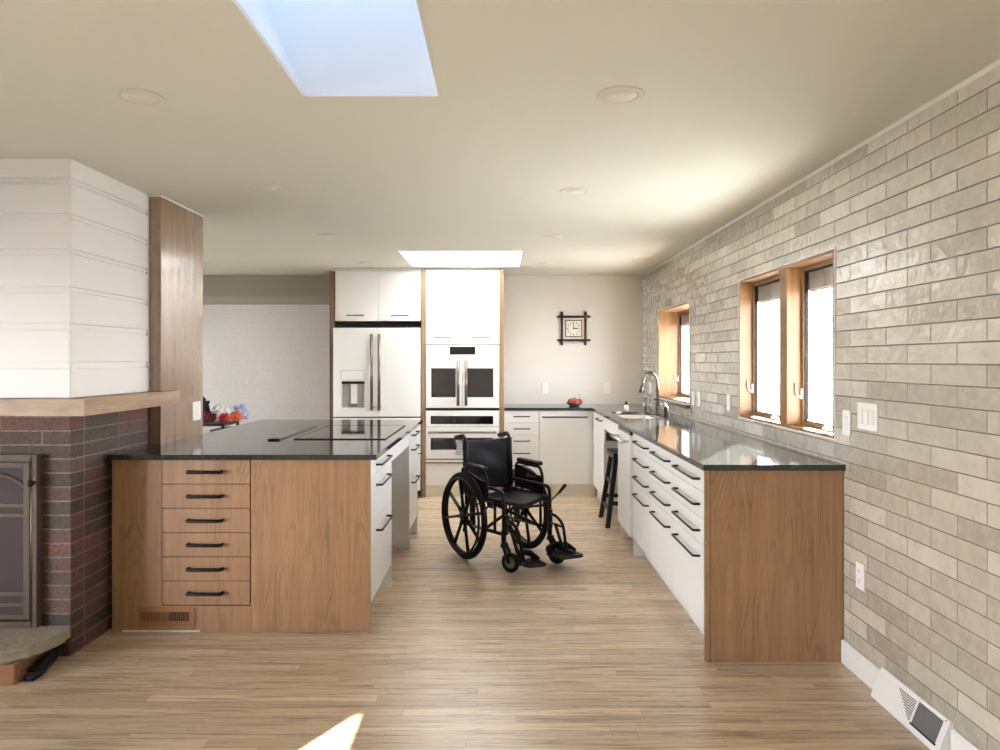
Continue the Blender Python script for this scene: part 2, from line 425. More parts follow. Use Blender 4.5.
# walls outside the frame, with the big windows that light the room
LW = (-.5, 1.9, .35, 1.8); DW = (5.5, 6.7, .9, 1.9); FW = (-4.0, -2.3, .5, 2.1)
struct(MB().slab((-2.6, 4.125, LW[0], LW[1]), (0, CZ - .001, LW[2], LW[3]), lambda u, v: not (LW[0] < u < LW[1] and LW[2] < v < LW[3]), -4.4, -4.2, 'X').build('wall_left', 'wall_plain'))
struct(MB().slab((4.7, 8.1, DW[0], DW[1]), (0, CZ - .001, DW[2], DW[3]), lambda u, v: not (DW[0] < u < DW[1] and DW[2] < v < DW[3]), -5.4, -5.2, 'X').build('wall_dining', 'wall_plain'))
struct(MB().slab((-4.4, 1.6, FW[0], FW[1]), (0, CZ - .001, FW[2], FW[3]), lambda u, v: True, -2.8, -2.6, 'Y').build('wall_front', 'wall_plain'))
struct(MB().box(-5.3, -2.036, 4.13, 4.70, 0, CZ - .001).build('wall_partition', 'wall_plain'), 'wall behind the fireplace')
# thin painted bead where the tile meets the ceiling, baseboards
struct(MB().prism([(XR - .010, CZ - .001), (XR - .001, CZ - .001), (XR - .001, CZ - .016)], 'Y', -2.6, YB - .002).build('trim_3', 'ceiling'), 'white bead along the top of the tiled wall')
for y0, y1, nm in ((2.962, 3.302, 'baseboard_right'), (-2.5, 2.50, 'baseboard_right_near')):
    struct(MB().prism([(XR - .001, .001), (XR - .016, .001), (XR - .016, .100), (XR - .010, .108), (XR - .001, .108)], 'Y', y0, y1).build(nm, 'trimwhite'), 'white baseboard under the tiles')
# oak-clad wall end between fireplace and island
t = thing('wall_end_panel', 'tall dark oak clad wall end rising to ceiling behind the fireplace mantel', 'column', (-1.998, 4.41, 0), kind='structure')
MB().box(-2.033, -1.965, 4.12, 4.705, .0, CZ - .010, .003).build('oak_cladding', 'post', t)
MB().box(-2.036, -1.962, 4.116, 4.708, CZ - .009, CZ - .001).build('top_bead', 'trimwhite', t)
MB().box(-2.068, -2.0335, 4.1095, 4.1190, 1.23, CZ - .010).build('caulk_bead', 'trimwhite', t)

# skylights
def skylight(name, h, top, zt, label, pane='glass'):
    r = thing(name, label, None, ((h[0]+h[1])/2, (h[2]+h[3])/2, CZ), kind='structure')
    b = MB()
    lo = [(h[0], h[2]), (h[1], h[2]), (h[1], h[3]), (h[0], h[3])]; hi = [(top[0], top[2]), (top[1], top[2]), (top[1], top[3]), (top[0], top[3])]
    e = .0008
    def off(p, k, q): return (p[0] + (k if p[0] == max(c[0] for c in q) else -k), p[1] + (k if p[1] == max(c[1] for c in q) else -k))
    rings = [[b._v((*off(p, -e, lo), CZ)) for p in lo], [b._v((*p, zt)) for p in hi], [b._v((*off(p, .04, hi), zt)) for p in hi], [b._v((*off(p, .04, lo), CZ + .0125)) for p in lo], [b._v((*off(p, -e, lo), CZ + .0125)) for p in lo]]
    for A, B in ((0, 1), (1, 2), (2, 3)):
        for k in range(4): b.bm.faces.new((rings[A][k], rings[A][(k+1) % 4], rings[B][(k+1) % 4], rings[B][k]))
    b.build('shaft', 'shaft', r)
    MB().slab((top[0]-.05, top[0]+.04, top[1]-.04, top[1]+.05), (top[2]-.05, top[2]+.04, top[3]-.04, top[3]+.05),
        lambda u, v: not (top[0]+.04 < u < top[1]-.04 and top[2]+.04 < v < top[3]-.04), zt + .001, zt + .05).build('curb_frame', 'trimwhite', r)
    if pane == 'glass': MB().box(top[0]-.02, top[1]+.02, top[2]-.02, top[3]+.02, zt + .052, zt + .056).build('pane', pane, r)
    else:
        b = MB(); b.bm.faces.new([b._v((x, y, zt + .054)) for x, y in ((top[0]-.02, top[2]-.02), (top[1]+.02, top[2]-.02), (top[1]+.02, top[3]+.02), (top[0]-.02, top[3]+.02))])
        b.build('pane', pane, r)
    d = .004
    MB().slab((h[0]-d, h[0]+.001, h[1]-.001, h[1]+d), (h[2]-d, h[2]+.001, h[3]-.001, h[3]+d),
        lambda u, v: not (h[0]+.001 < u < h[1]-.001 and h[2]+.001 < v < h[3]-.001), CZ - .003, CZ - .0005).build('corner_bead', 'trimwhite', r)
skylight('window_3', S1, (-1.14, -.18, 1.30, 2.50), 3.42, 'deep skylight shaft overhead')
skylight('window_4', S2, (-.93, .24, 6.10, 7.26), 2.62, 'far skylight over the ovens', 'diffuser')

# ------------------------------------------------------------------ windows in the tiled wall
def casement(name, W, depth, mull, label):
    y0, y1, z0, z1 = W
    r = thing(name, label, None, (XR, (y0+y1)/2, z0), kind='structure')
    x0, x1 = XR - .004, XR + depth
    e = .0006; tk = .016
    fr = MB()
    fr.box(x0, x1, y1 - tk, y1 - e, z0 + e, z1 - e); fr.box(x0, x1, y0 + e, y0 + tk, z0 + e, z1 - e)
    fr.build('frame', 'pine', r)
    MB().box(x0, x1, y0 + tk, y1 - tk, z1 - tk, z1 - e).build('head_jamb', 'pine_y', r)
    MB().box(x0, x1, y0 + tk, y1 - tk, z0 + e, z0 + tk).build('sill', 'pine_y', r)
    b = MB()                                    # white tile edging round the opening
    for a in ((y0 - .006, y0, z0 - .006, z1 + .006), (y1, y1 + .006, z0 - .006, z1 + .006), (y0, y1, z1, z1 + .006), (y0, y1, z0 - .006, z0)):
        b.box(XR - .005, XR - .0005, *a)
    b.build('edge_trim', 'trimwhite', r)
    bays = []
    if mull:
        MB().box(XR - .002, x1, mull - .052, mull + .052, z0 + tk, z1 - tk, .003).build('mullion', 'pine', r)
        bays = [(y0 + tk, mull - .052), (mull + .052, y1 - tk)]
    else: bays = [(y0 + tk, y1 - tk)]
    xs0, xs1 = x1 - .026, x1 + .004
    for a, b_ in bays:
        s = MB(); w = .024
        s.box(xs0, xs1, a, a + w, z0 + tk, z1 - tk, .003); s.box(xs0, xs1, b_ - w, b_, z0 + tk, z1 - tk, .003)
        s.build('sash', 'pine', r)
        s = MB()
        s.box(xs0, xs1, a + w, b_ - w, z1 - tk - w, z1 - tk, .003); s.box(xs0, xs1, a + w, b_ - w, z0 + tk, z0 + tk + w, .003)
        s.build('sash_rail', 'pine_y', r)
        g = MB(); q = .007
        for c in ((a + w, a + w + q, z0 + tk + w, z1 - tk - w), (b_ - w - q, b_ - w, z0 + tk + w, z1 - tk - w), (a + w, b_ - w, z0 + tk + w, z0 + tk + w + q), (a + w, b_ - w, z1 - tk - w - q, z1 - tk - w)):
            g.box(xs0 + .008, xs1 - .002, *c)
        g.build('gasket', 'rubber', r)
        MB().box(xs0 + .020, xs0 + .024, a + w, b_ - w, z0 + tk + w, z1 - tk - w).build('pane', 'glass', r)
        b = MB().box(xs1 + .004, xs1 + .030, a + .01, b_ - .01, z1 - tk - w - .105, z1 - tk - .002, .004)
        b.tube([(xs1 + .017, a + .01, z1 - tk - w - .108), (xs1 + .017, b_ - .01, z1 - tk - w - .108)], .009, 8)
        b.build('rolled_shade', 'shade', r)
        # folding crank on the sill and a sash lock on the stile
        yc = a + (b_ - a) * .34
        c = MB().box(xs0 - .030, xs0 - .002, yc - .045, yc + .045, z0 + tk + .0005, z0 + tk + .016, .005)
        c.tube(fillet([(xs0 - .018, yc + .03, z0 + tk + .016), (xs0 - .022, yc + .025, z0 + tk + .030), (xs0 - .030, yc - .055, z0 + tk + .026)], .01), .006, 8)
        c.build('crank', 'plastic', r)
        zl = z0 + .19
        l = MB().box(xs0 - .008, xs0 - .0005, b_ - .022, b_ - .004, zl - .03, zl + .03, .003)
        l.tube(fillet([(xs0 - .006, b_ - .012, zl - .02), (xs0 - .03, b_ - .014, zl - .01), (xs0 - .034, b_ - .010, zl + .06)], .015), .0055, 8)
        l.build('lock_lever', 'plastic', r)
    return r
casement('window_1', W1, .105, 4.015, 'pair of honey wood casement windows over the long counter')
w2 = casement('window_2', W2, .215, None, 'single honey wood casement window above the sink')
MB().box(XR + .272, XR + .350, W2[1], W2[1] + .14, W2[2] - .1, W2[3] + .1).build('added_sun_stop', 'trimwhite', w2)  # unseen block added outside to cut the sun patch on the floor
MB().box(XR - .045, XR - .006, 5.965, 7.185, 1.000, 1.028, .003).build('stone_sill', 'counter', w2)

# outside: snow-bright ground and the low roof overhang beyond the windows
struct(MB().box(1.9, 45, -30, 45, -.5, -.3).build('ground', 'snow'), 'bright ground outside')
struct(MB().box(-45, -5.5, -30, 45, -.5, -.3).build('ground_left', 'snow'))
struct(MB().box(-5.5, 1.9, -40, -2.85, -.5, -.3).build('ground_front', 'snow'))
struct(MB().box(1.875, 2.55, 2.4, 8.1, 2.06, 2.16).build('roof_eave', 'eave'), 'roof overhang outside the windows')

struct(MB().prism([(2.75, 2.55), (3.35, 4.5), (3.95, 2.55)], 'X', -3.5, 1.9).build('added_sun_blocker', 'eave'), 'added unseen ridge-shaped block keeping low sun off the near skylight')  # unseen prism added outside so low sun stays out of the near shaft
# ------------------------------------------------------------------ fireplace
t = thing('fireplace', 'brick fireplace with white boarded chimney breast and thick oak mantel', 'fireplace', (-3.1, 3.73, 0))
XF, YF = -2.034, 3.368
b = MB(); b.box(-4.19, XF, YF, 4.108, 0.001, 1.141)
b.bm.normal_update()
for f in b.bm.faces:
    if abs(f.normal.x) > .5: f.material_index = 1
b.build('brick_surround', ['brick_front', 'brick_side'], t)
b = MB()                                       # boards with a recessed bead between them
zs = [1.224, 1.379, 1.563, 1.737, 1.917, 2.084, 2.255]
for i, z in enumerate(zs):
    z1 = zs[i+1] if i + 1 < len(zs) else CZ - .001
    b.box(-4.19, XF, YF, 4.108, z + (.015 if i else 0), z1 - (.015 if i + 1 < len(zs) else 0), .003, 1)
    if i: b.box(-4.19, XF - .012, YF + .012, 4.108, z - .016, z + .016); b.box(-4.19, XF - .002, YF + .002, 4.108, z - .0045, z + .0045)
b.build('board_cladding', 'shiplap', t)
b = MB().prism([(-4.19, 3.318), (-1.94, 3.318), (-1.94, 4.31), (-1.961, 4.31), (-1.961, 4.109), (-4.19, 4.109)], 'Z', 1.143, 1.222)
b.bm.normal_update()
bmesh.ops.recalc_face_normals(b.bm, faces=b.bm.faces)
for f in b.bm.faces:
    if abs(f.normal.x) > .5: f.material_index = 1
b.build('mantel', ['oak_h', 'oak_y'], t)
t = thing('fireplace_screen', 'bronze framed fireplace doors with arched smoked glass above the hearth', 'fireplace screen', (-2.79, 3.35, .152))
b = MB().slab((-3.42, -3.385, -2.195, -2.168), (.152, .18, .932, .962), lambda u, v: not (-3.385 < u < -2.195 and .18 < v < .932), 3.325, 3.366, 'Y')
b.box(-3.385, -2.195, 3.360, 3.366, .18, .932); b.build('frame', 'fire_metal', t)
MB().tube([(-2.192, 3.326, .16), (-2.192, 3.326, .95)], .0045, 8).build('edge_bead', 'bronze', t)
for xa, xb in ((-2.786, -2.208), (-3.372, -2.794)):
    d = MB(); s = .030; za, zb = .186, .924
    d.box(xa, xa + s, 3.336, 3.352, za, zb, .002); d.box(xb - s, xb, 3.336, 3.352, za, zb, .002)
    d.box(xa + s, xb - s, 3.336, 3.352, zb - .026, zb, .002); d.box(xa + s, xb - s, 3.336, 3.352, za, za + .024, .002)
    for z in (.305, .255, .720, .675): d.box(xa + s, xb - s, 3.338, 3.350, z - .010, z + .010, .003)
    xm, hw = (xa + xb) / 2, (xb - xa) / 2 - s
    d.tube([(xm + hw * math.cos(a), 3.345, .795 + .085 * math.sin(a)) for a in [PI * k / 20 for k in range(21)]], .011, 8)
    door = d.build('door', 'fire_metal', t)
    MB().box(xa + s, xb - s, 3.346, 3.349, za + .02, zb - .02).build('glass_panel', 'fire_glass', door)
MB().lathe([(.006, 0), (.006, -.014), (.014, -.018), (.015, -.028), (.008, -.034), (0.0001, -.034)], (-2.180, 3.325, .832), 'Y', 16).build('knob', 'black_metal', t)
# hearth
t = thing('hearth', 'rough sandstone hearth slab in front of the brick fireplace', 'hearth', (-2.8, 3.2, 0))
out = [(-2.03, 3.36), (-2.018, 3.29), (-2.03, 3.20), (-2.066, 3.11), (-2.14, 3.052), (-2.28, 3.02), (-2.6, 3.0), (-3.6, 2.99), (-3.6, 3.36)]
b = MB(); k = []
for i, p in enumerate(out):
    q = out[(i+1) % len(out)]; L = (V(q) - V(p)).length; n_ = max(1, int(L / .035)) if i < 7 else 1
    for j in range(n_): k.append((p[0] + (q[0]-p[0]) * j / n_, p[1] + (q[1]-p[1]) * j / n_))
rings = []
for zi, (z, ins) in enumerate(((.092, .010), (.104, .0), (.125, .003), (.143, .001), (.150, .008))):
    rg = []
    for i, p in enumerate(k):
        d = noise.noise(V((p[0] * 22, p[1] * 22, zi * 1.7))) * .006
        c = V((p[0] + .8, p[1] - 3.2)); 
        edge = p[1] < 3.355
        rg.append(b._v((p[0] - (ins + d if edge else 0) * .6, p[1] + (ins + d if edge else 0), z + (noise.noise(V((p[0]*9, p[1]*9, 5))) * .003 if zi == 0 else 0))))
    rings.append(rg)
for A, B in zip(rings, rings[1:]):
    for i in range(len(k)): b.bm.faces.new((A[i], A[(i+1) % len(k)], B[(i+1) % len(k)], B[i]))
b.bm.faces.new(rings[0][::-1]); b.bm.faces.new(rings[-1])
b.build('slab', 'stone', t)
b = MB()
for i in range(4): b.box(-2.095 - .36 * (i + 1) + .006, -2.095 - .36 * i, 3.068 + .004 * (i % 2), 3.355, .001, .089, .006)
b.build('hearth_base', 'terracotta', t)
hose = MB().tube([px(26, 681, 3.115), px(32, 681.5, 3.10), px(42, 674, 3.16), px(52, 663, 3.23), px(62, 652, 3.31)], [.012, .016, .017, .016, .014], 10)
hose.tube([px(30, 672, 3.15), px(38, 672, 3.15), px(46, 663, 3.21), px(58, 651, 3.29)], [.014, .018, .02, .018], 10)
hz = min(v.co.z for v in hose.bm.verts); bmesh.ops.translate(hose.bm, verts=hose.bm.verts, vec=(0, 0, .002 - hz))
tag(hose.build('hose', 'rubber'), 'black plastic hose coiled on floor under the stone hearth edge', 'hose')

# ------------------------------------------------------------------ cabinets
TOP, UND, TK = .920, .893, .133              # worktop top, underside, toe-kick height
FR = .019                                    # front thickness
# --- island, oak drawer unit facing the room
t = thing('island_cabinet', 'oak island cabinet with six slim drawers stacked and a brown floor register', 'cabinet', (-1.64, 4.7, 0))
y0 = 3.672
MB().box(-1.953, -1.302, y0 + FR + .002, 5.79, .001, UND - .002).build('carcass', 'oak', t)
b = MB(); b.box(-2.005, -1.9465, y0, y0 + FR, .001, UND - .002, .001); b.build('filler_strip', 'oak', t)
b = MB().slab((-1.9450, -1.748, -1.289, -1.287), (.001, .135, UND - .002), lambda u, v: v < .135 or u < -1.748, y0, y0 + FR, 'Y'); b.build('front_panel', 'oak', t)
MB().box(-1.2855, -.670, y0, y0 + FR, .001, UND - .002, .001).build('end_panel', 'oak', t)
dz = (.888 - .138) / 6
for i in range(6):
    z1 = .888 - dz * i; z0 = z1 - dz + .003
    d = MB().box(-1.745, -1.292, y0, y0 + FR, z0, z1, .0008, 1).build('drawer', 'oak', t)
    zc = (z0 + z1) / 2 + .002
    pull(d, (-1.606, y0, zc), (-1.432, y0, zc), (0, -.030, 0), .0088)
MB().box(-1.95, -1.55, y0 - .006, y0 - .0005, .001, .012, .002).build('shoe_strip', 'toe', t)
t = thing('air_register', 'copper brown louvred air register set in the island base', 'air vent', (-1.72, y0, .03))
x0, x1, z0, z1 = -1.868, -1.575, .034, .128
MB().slab((x0, x0 + .022, x1 - .026, x1), (z0, z0 + .024, z1 - .022, z1), lambda u, v: not (x0 + .022 < u < x1 - .026 and z0 + .024 < v < z1 - .022), y0 - .007, y0 - .0007, 'Y').build('frame', 'brown_metal', t)
MB().box(x0 + .022, x1 - .026, y0 - .0025, y0 - .0008, z0 + .024, z1 - .022).build('duct', 'dark', t)
for k in range(22):
    xx = x0 + .026 + k * .0112
    if k == 11: MB().box(xx, xx + .009, y0 - .0065, y0 - .0027, z0 + .024, z1 - .022).build('divider', 'brown_metal', t)
    else:
        c, w = (xx + .004), (.0032 if k < 11 else .0013)
        MB().box(c - w, c + w, y0 - .0062, y0 - .0027, z0 + .025, z1 - .023).build('louvre', 'brown_metal', t)

def drawers_x(t, xf, ya, yb, rows, sgn, hlen, hc=None):
    """white drawers on a front facing sgn*X at x = xf, between ya and yb; rows = (z0, z1, handle z)"""
    for z0, z1, zh in rows:
        d = MB().box(xf, xf - sgn * FR, ya + .0015, yb - .0015, z0 + .0015, z1 - .0015, .001, 1).build('drawer', 'white', t)
        if zh:
            c = (ya + yb) / 2 if hc is None else hc
            pull(d, (xf, c - hlen / 2, zh), (xf, c + hlen / 2, zh), (sgn * .033, 0, 0))
# --- island aisle side
XI = -.672
rows_i = [(.790, .888, .838), (.545, .790, .728), (.140, .545, .482)]
t = thing('island_drawer_unit', 'white three-drawer unit at near end of the island aisle side', 'cabinet', (-1.0, 4.05, 0))
MB().box(-1.298, XI - FR - .001, 3.694, 4.385, TK, UND - .002).build('carcass', 'carcass', t)
MB().box(-1.298, XI - .075, 3.694, 4.385, .001, TK - .001).build('toe_kick', 'toe', t)
MB().box(-1.298, XI, 4.387, 4.405, .001, UND - .002).build('side_panel', 'white', t)
drawers_x(t, XI, 3.694, 4.386, rows_i, 1, .36)
MB().box(XI - FR, XI - .002, 4.408, 5.262, .775, UND - .002).build('apron', 'white', t)
t = thing('island_drawer_unit', 'white three-drawer unit at far end of the island beyond the knee space', 'cabinet', (-1.0, 5.53, 0))
MB().box(-1.298, XI - FR - .001, 5.284, 5.770, TK, UND - .002).build('carcass', 'carcass', t)
MB().box(-1.298, XI - .075, 5.284, 5.770, .001, TK - .001).build('toe_kick', 'toe', t)
MB().box(-1.298, XI, 5.264, 5.282, .001, UND - .002).build('side_panel', 'carcass', t)
MB().box(-1.298, XI, 5.772, 5.790, .001, UND - .002).build('side_panel', 'carcass', t)
drawers_x(t, XI, 5.284, 5.771, rows_i, 1, .30)
b = MB().slab((-2.012, -1.958, -.634), (3.640, 4.108, 5.825), lambda u, v: u > -1.958 or v < 4.108, UND, TOP)
tag(b.build('island_worktop', 'counter'), 'dark green-black stone worktop on the island', 'worktop')
t = thing('cooktop', 'black glass induction cooktop flush on the island worktop', 'cooktop', (-.98, 4.8, TOP + .001))
MB().box(-1.255, -.705, 4.35, 5.25, TOP + .0008, TOP + .005, .001).build('glass_top', 'cook_glass', t)
b = MB()
for c in ((-1.258, -.702, 4.345, 4.3495), (-1.258, -.702, 5.2505, 5.255), (-.7045, -.700, 4.345, 5.255), (-1.260, -1.2555, 4.345, 5.255)): b.box(*c, TOP + .0008, TOP + .006)
b.build('edge_trim', 'black_metal', t)
t = thing('downdraft_vent', 'narrow steel downdraft vent strip beside the black cooktop', 'vent', (-1.37, 4.77, TOP + .001))
MB().box(-1.40, -1.338, 4.32, 5.20, TOP + .0008, TOP + .009, .002).build('cover', 'steel', t)
MB().box(-1.404, -1.334, 4.296, 4.318, TOP + .0008, TOP + .009, .002).build('end_cap', 'black_metal', t)

# --- long counter on the tiled wall
XC = .955
rows_r = [(.781, .889, .838), (.653, .781, .717), (.528, .653, .592), (.135, .528, .470)]
banks = [(3.330, 3.940, 'white four-drawer unit with wood end panel at near end of the long counter', 3.605, .42),
         (3.942, 4.540, 'white four-drawer unit in middle of the long counter', 4.185, .40),
         (4.542, 5.085, 'white four-drawer unit next to the white dishwasher', 4.765, .40)]
for i, (ya, yb, lab, hc, hl) in enumerate(banks):
    t = thing('drawer_unit', lab, 'cabinet', (1.28, (ya + yb) / 2, 0), 'four-drawer units of the long counter')
    if i == 0:
        MB().box(XC + .022, XR - .003, 3.306, 3.326, .001, UND - .002, .001).build('end_panel', 'oak', t)
        MB().box(XC - .002, XC + .0205, 3.304, 3.326, .001, UND - .002, .001).build('corner_stile', 'oak', t)
    MB().box(XC + FR + .001, XR - .003, ya, yb - .001, TK, UND - .002).build('carcass', 'carcass', t)
    MB().box(XC + .085, XR - .003, ya, yb - .001, .001, TK - .001).build('toe_kick', 'white', t)
    if i == 2: MB().box(XC, XR - .003, yb + .0005, yb + .0185, .001, UND - .002).build('side_panel', 'white', t)
    drawers_x(t, XC, ya, yb, rows_r, -1, hl, hc)
t = thing('dishwasher', 'white dishwasher with chrome towel-bar handle and black control strip', 'dishwasher', (1.28, 5.37, 0))
MB().box(XC + .02, XR - .01, 5.110, 5.625, .10, UND - .003).build('tub', 'carcass', t)
MB().box(XC + .085, XR - .01, 5.110, 5.625, .001, .098).build('toe_kick', 'white', t)
d = MB().box(XC - .022, XC + .018, 5.108, 5.627, .135, .862, .004).build('door', 'appliance', t)
MB().box(XC - .021, XC + .018, 5.108, 5.627, .864, .889, .002).build('control_strip', 'black_glass', t)
b = MB(); xh = XC - .072
for yy in (5.16, 5.575): b.tube(fillet([(XC - .021, yy, .815), (xh, yy, .815)], .01), .010, 10)
b.tube([(xh, 5.125, .815), (xh, 5.61, .815)], .013, 12); b.build('handle', 'chrome', d)
t = thing('sink_apron', 'white apron panel under the sink over the knee space', 'panel', (XC, 6.09, .76))
MB().box(XC, XC + FR, 5.652, 6.524, .775, UND - .002, .001).build('panel', 'white', t)
MB().box(XC, XR - .003, 5.631, 5.650, .001, UND - .002).build('side_panel', 'white', t)
t = thing('corner_cabinet', 'narrow white cabinet between the sink knee space and room corner', 'cabinet', (1.28, 6.9, 0))
MB().box(XC + FR + .001, XR - .003, 6.546, 7.27, TK, UND - .23).build('carcass', 'carcass', t)
MB().box(XC + .04, XR - .003, 6.546, 7.27, .001, TK - .001).build('toe_kick', 'toe', t)
MB().box(XC, XR - .003, 6.527, 6.545, .001, UND - .23).build('side_panel', 'white', t)
d = MB().box(XC, XC + FR, 6.529, 7.272, TK + .002, UND - .004, .001).build('door', 'white', t)
pull(d, (XC, 6.62, .842), (XC, 6.88, .842), (-.033, 0, 0))
# --- back counter
YC = 7.30
t = thing('drawer_unit', 'white stack of slim drawers beside the oven tower', 'cabinet', (.22, 7.6, 0))
MB().box(.044, .402, YC + FR + .001, YB - .003, TK, UND - .002).build('carcass', 'carcass', t)
MB().box(.044, .402, YC + .035, YB - .003, .001, TK - .001).build('toe_kick', 'toe', t)
dz = (.889 - .137) / 6
for i in range(6):
    z1 = .889 - dz * i
    d = MB().box(.0455, .4005, YC, YC + FR, z1 - dz + .003, z1, .001, 1).build('drawer', 'white', t)
    pull(d, (.143, YC, z1 - dz * .46), (.303, YC, z1 - dz * .46), (0, -.032, 0), .0055)
t = thing('panel_cabinet', 'white cabinet with one wide door and long top handle below fruit bowl', 'cabinet', (.665, 7.6, 0))
MB().box(.404, XC + .1, YC + FR + .001, YB - .003, TK, UND - .002).build('carcass', 'carcass', t)
MB().box(.404, XC + .03, YC + .035, YB - .003, .001, TK - .001).build('toe_kick', 'toe', t)
d = MB().box(.4055, .920, YC, YC + FR, TK + .003, .889, .0012, 1).build('door', 'white', t)
pull(d, (.437, YC, .826), (.890, YC, .826), (0, -.034, 0), .007)
MB().box(.9225, XC - .002, YC, YC + FR, TK + .003, .889).build('filler_strip', 'white', t)
# L-shaped worktop with the sink opening
SK = (1.040, 1.372, 5.93, 6.72)
b = MB().slab((.044, .940, XR - .003, SK[0], SK[1]), (3.288, 7.285, YB - .003, SK[2], SK[3]),
    lambda u, v: (u > .94 or v > 7.285) and not (SK[0] < u < SK[1] and SK[2] < v < SK[3]), UND, TOP)
tag(b.build('counter_worktop', 'counter'), 'dark stone worktop running along the tiled wall and round the corner', 'worktop')
t = thing('sink', 'white undermount sink below the gooseneck faucet', 'sink', ((SK[0]+SK[1])/2, 6.33, .70))
b = MB()
i0, i1, j0, j1 = SK[0]-.004, SK[1]+.004, SK[2]-.004, SK[3]+.004; zt, zb = UND - .0015, .715; w = .014
top_in = [(i0,j0),(i1,j0),(i1,j1),(i0,j1)]; bot_in = [(i0+.02,j0+.02),(i1-.02,j0+.02),(i1-.02,j1-.02),(i0+.02,j1-.02)]
top_o = [(i0-w,j0-w),(i1+w,j0-w),(i1+w,j1+w),(i0-w,j1+w)]
R = [[b._v((*p, zb)) for p in bot_in], [b._v((*p, zb+.02)) for p in [(x + (-.012 if x > 1.2 else .012) * -1, y + (-.012 if y > 6.3 else .012) * -1) for x, y in bot_in]], [b._v((*p, zt)) for p in top_in], [b._v((*p, zt)) for p in top_o], [b._v((*p, zb-.012)) for p in top_o]]
b.bm.faces.new(R[0]); b.bm.faces.new(R[4])
for A, B in zip(R, R[1:]):
    for k_ in range(4): b.bm.faces.new((A[k_], A[(k_+1)%4], B[(k_+1)%4], B[k_]))
b.build('basin', 'sink', t)
MB().lathe([(.0001, .003), (.03, .003), (.042, .001), (.042, .0)], ((i0+i1)/2, 6.33, zb + .0005), 'Z', 20).build('drain', 'chrome', t)
t = thing('faucet', 'dark gooseneck pull-down faucet standing behind the white sink', 'faucet', (1.415, 6.38, TOP))
c = V((1.415, 6.38, TOP + .001))
MB().lathe([(.028, 0), (.028, .008), (.0225, .012), (.0225, .105), (.018, .115), (.013, .12), (.0001, .12)], c, 'Z', 24).build('body', 'steel_dark', t)
pts = [c + V((0, 0, .118)), c + V((0, 0, .27))]
for k_ in range(1, 11):
    a = PI * k_ / 10 * .93; pts.append(c + V((-.068 + .068 * math.cos(a), -.008 * k_ / 10, .27 + .105 * math.sin(a))))
pts.append(pts[-1] + V((-.012, 0, -.055)))
MB().tube(pts, .0115, 12).build('neck', 'faucet_metal', t)
MB().tube([pts[-1] + V((.003, 0, .018)), pts[-1] + V((-.010, 0, -.045))], [.0135, .016], 14).build('spray_head', 'steel_dark', t)
MB().tube(fillet([c + V((0, -.02, .065)), c + V((0, -.05, .07)), c + V((0, -.065, .12))], .012), .0065, 8).build('lever', 'steel_dark', t)
t = thing('soap_dispenser', 'black soap dispenser with short pump beside the faucet', 'soap dispenser', (1.44, 6.17, TOP))
c = V((1.44, 6.17, TOP + .001))
MB().lathe([(.024, 0), (.024, .004), (.018, .008), (.018, .075), (.011, .085), (.0001, .085)], c, 'Z', 20).build('body', 'black_plastic', t)
MB().tube(fillet([c + V((0,0,.083)), c + V((0,0,.108)), c + V((-.05,0,.104))], .012), .007, 8).build('pump', 'chrome', t)
t = thing('soap_bottle', 'small white soap bottle with black cap beyond the sink', 'bottle', (1.22, 6.87, TOP))
c = V((1.22, 6.87, TOP + .001))
MB().lathe([(.022, 0), (.024, .004), (.024, .040), (.016, .052), (.009, .056), (.0001, .056)], c, 'Z', 20).build('body', 'plastic', t)
MB().lathe([(.012, .0565), (.012, .085), (.009, .088), (.0001, .088)], c, 'Z', 16).build('cap', 'black_plastic', t)
# fruit bowl
t = thing('fruit_bowl', 'low grey bowl of red apples on the back counter', 'bowl', (.79, 7.56, TOP))
c = V((.79, 7.56, TOP + .001))
MB().lathe([(.0001, .0), (.045, .0), (.052, .006), (.082, .026), (.090, .040), (.087, .041), (.078, .029), (.048, .010), (.0001, .008)], c, 'Z', 32).build('bowl', 'bowl_glass', t)
appl = [(-.042, -.018, .050, 'red apple at left of the fruit bowl'), (.010, -.040, .051, 'red apple at front of the fruit bowl'), (.052, -.004, .051, 'red apple at right of the fruit bowl'), (0.0, .036, .056, 'red apple at back of the fruit bowl')]
for k_, (dx, dy, dz_, lab) in enumerate(appl):
    a = thing('apple', lab, 'apple', c + V((dx, dy, dz_)), 'apples in the fruit bowl')
    q = c + V((dx, dy, dz_))
    MB().lathe([(.0001, -.024), (.010, -.028), (.024, -.022), (.0325, -.004), (.031, .014), (.020, .026), (.008, .024), (.0001, .019)], q, 'Z', 20).build('flesh', 'red_fruit', a)
    MB().tube([q + V((0, 0, .019)), q + V((.004, 0, .044 + (.03 if k_ == 2 else 0)))], .0018, 6).build('stem', 'dark', a)

# ------------------------------------------------------------------ tall units at the back
YT = 7.32
def hang_door(t, x0, x1, z0, z1, hx0, hx1, hz):
    d = MB().box(x0, x1, YT, YT + FR, z0, z1, .0015, 1).build('door', 'white', t)
    pull(d, (hx0, YT, hz), (hx1, YT, hz), (0, -.030, 0), .0055, 'steel_dark')
t = thing('fridge_cabinet', 'white two-door cabinet above the fridge with brown side panel', 'cabinet', (-1.25, 7.6, 1.8))
MB().box(-1.752, -1.702, YT - .015, YB - .03, .001, 2.325, .002).build('side_panel', 'walnut', t)
MB().box(-1.700, -.812, YT + FR + .001, YB - .004, 1.815, 2.325).build('carcass', 'carcass', t)
hang_door(t, -1.698, -1.2515, 1.812, 2.325, -1.575, -1.405, 1.868)
hang_door(t, -1.2485, -.812, 1.812, 2.325, -1.115, -.945, 1.868)
MB().box(-1.752, -.812, YT + .03, YB - .004, 2.327, CZ - .002).build('filler', 'carcass', t)
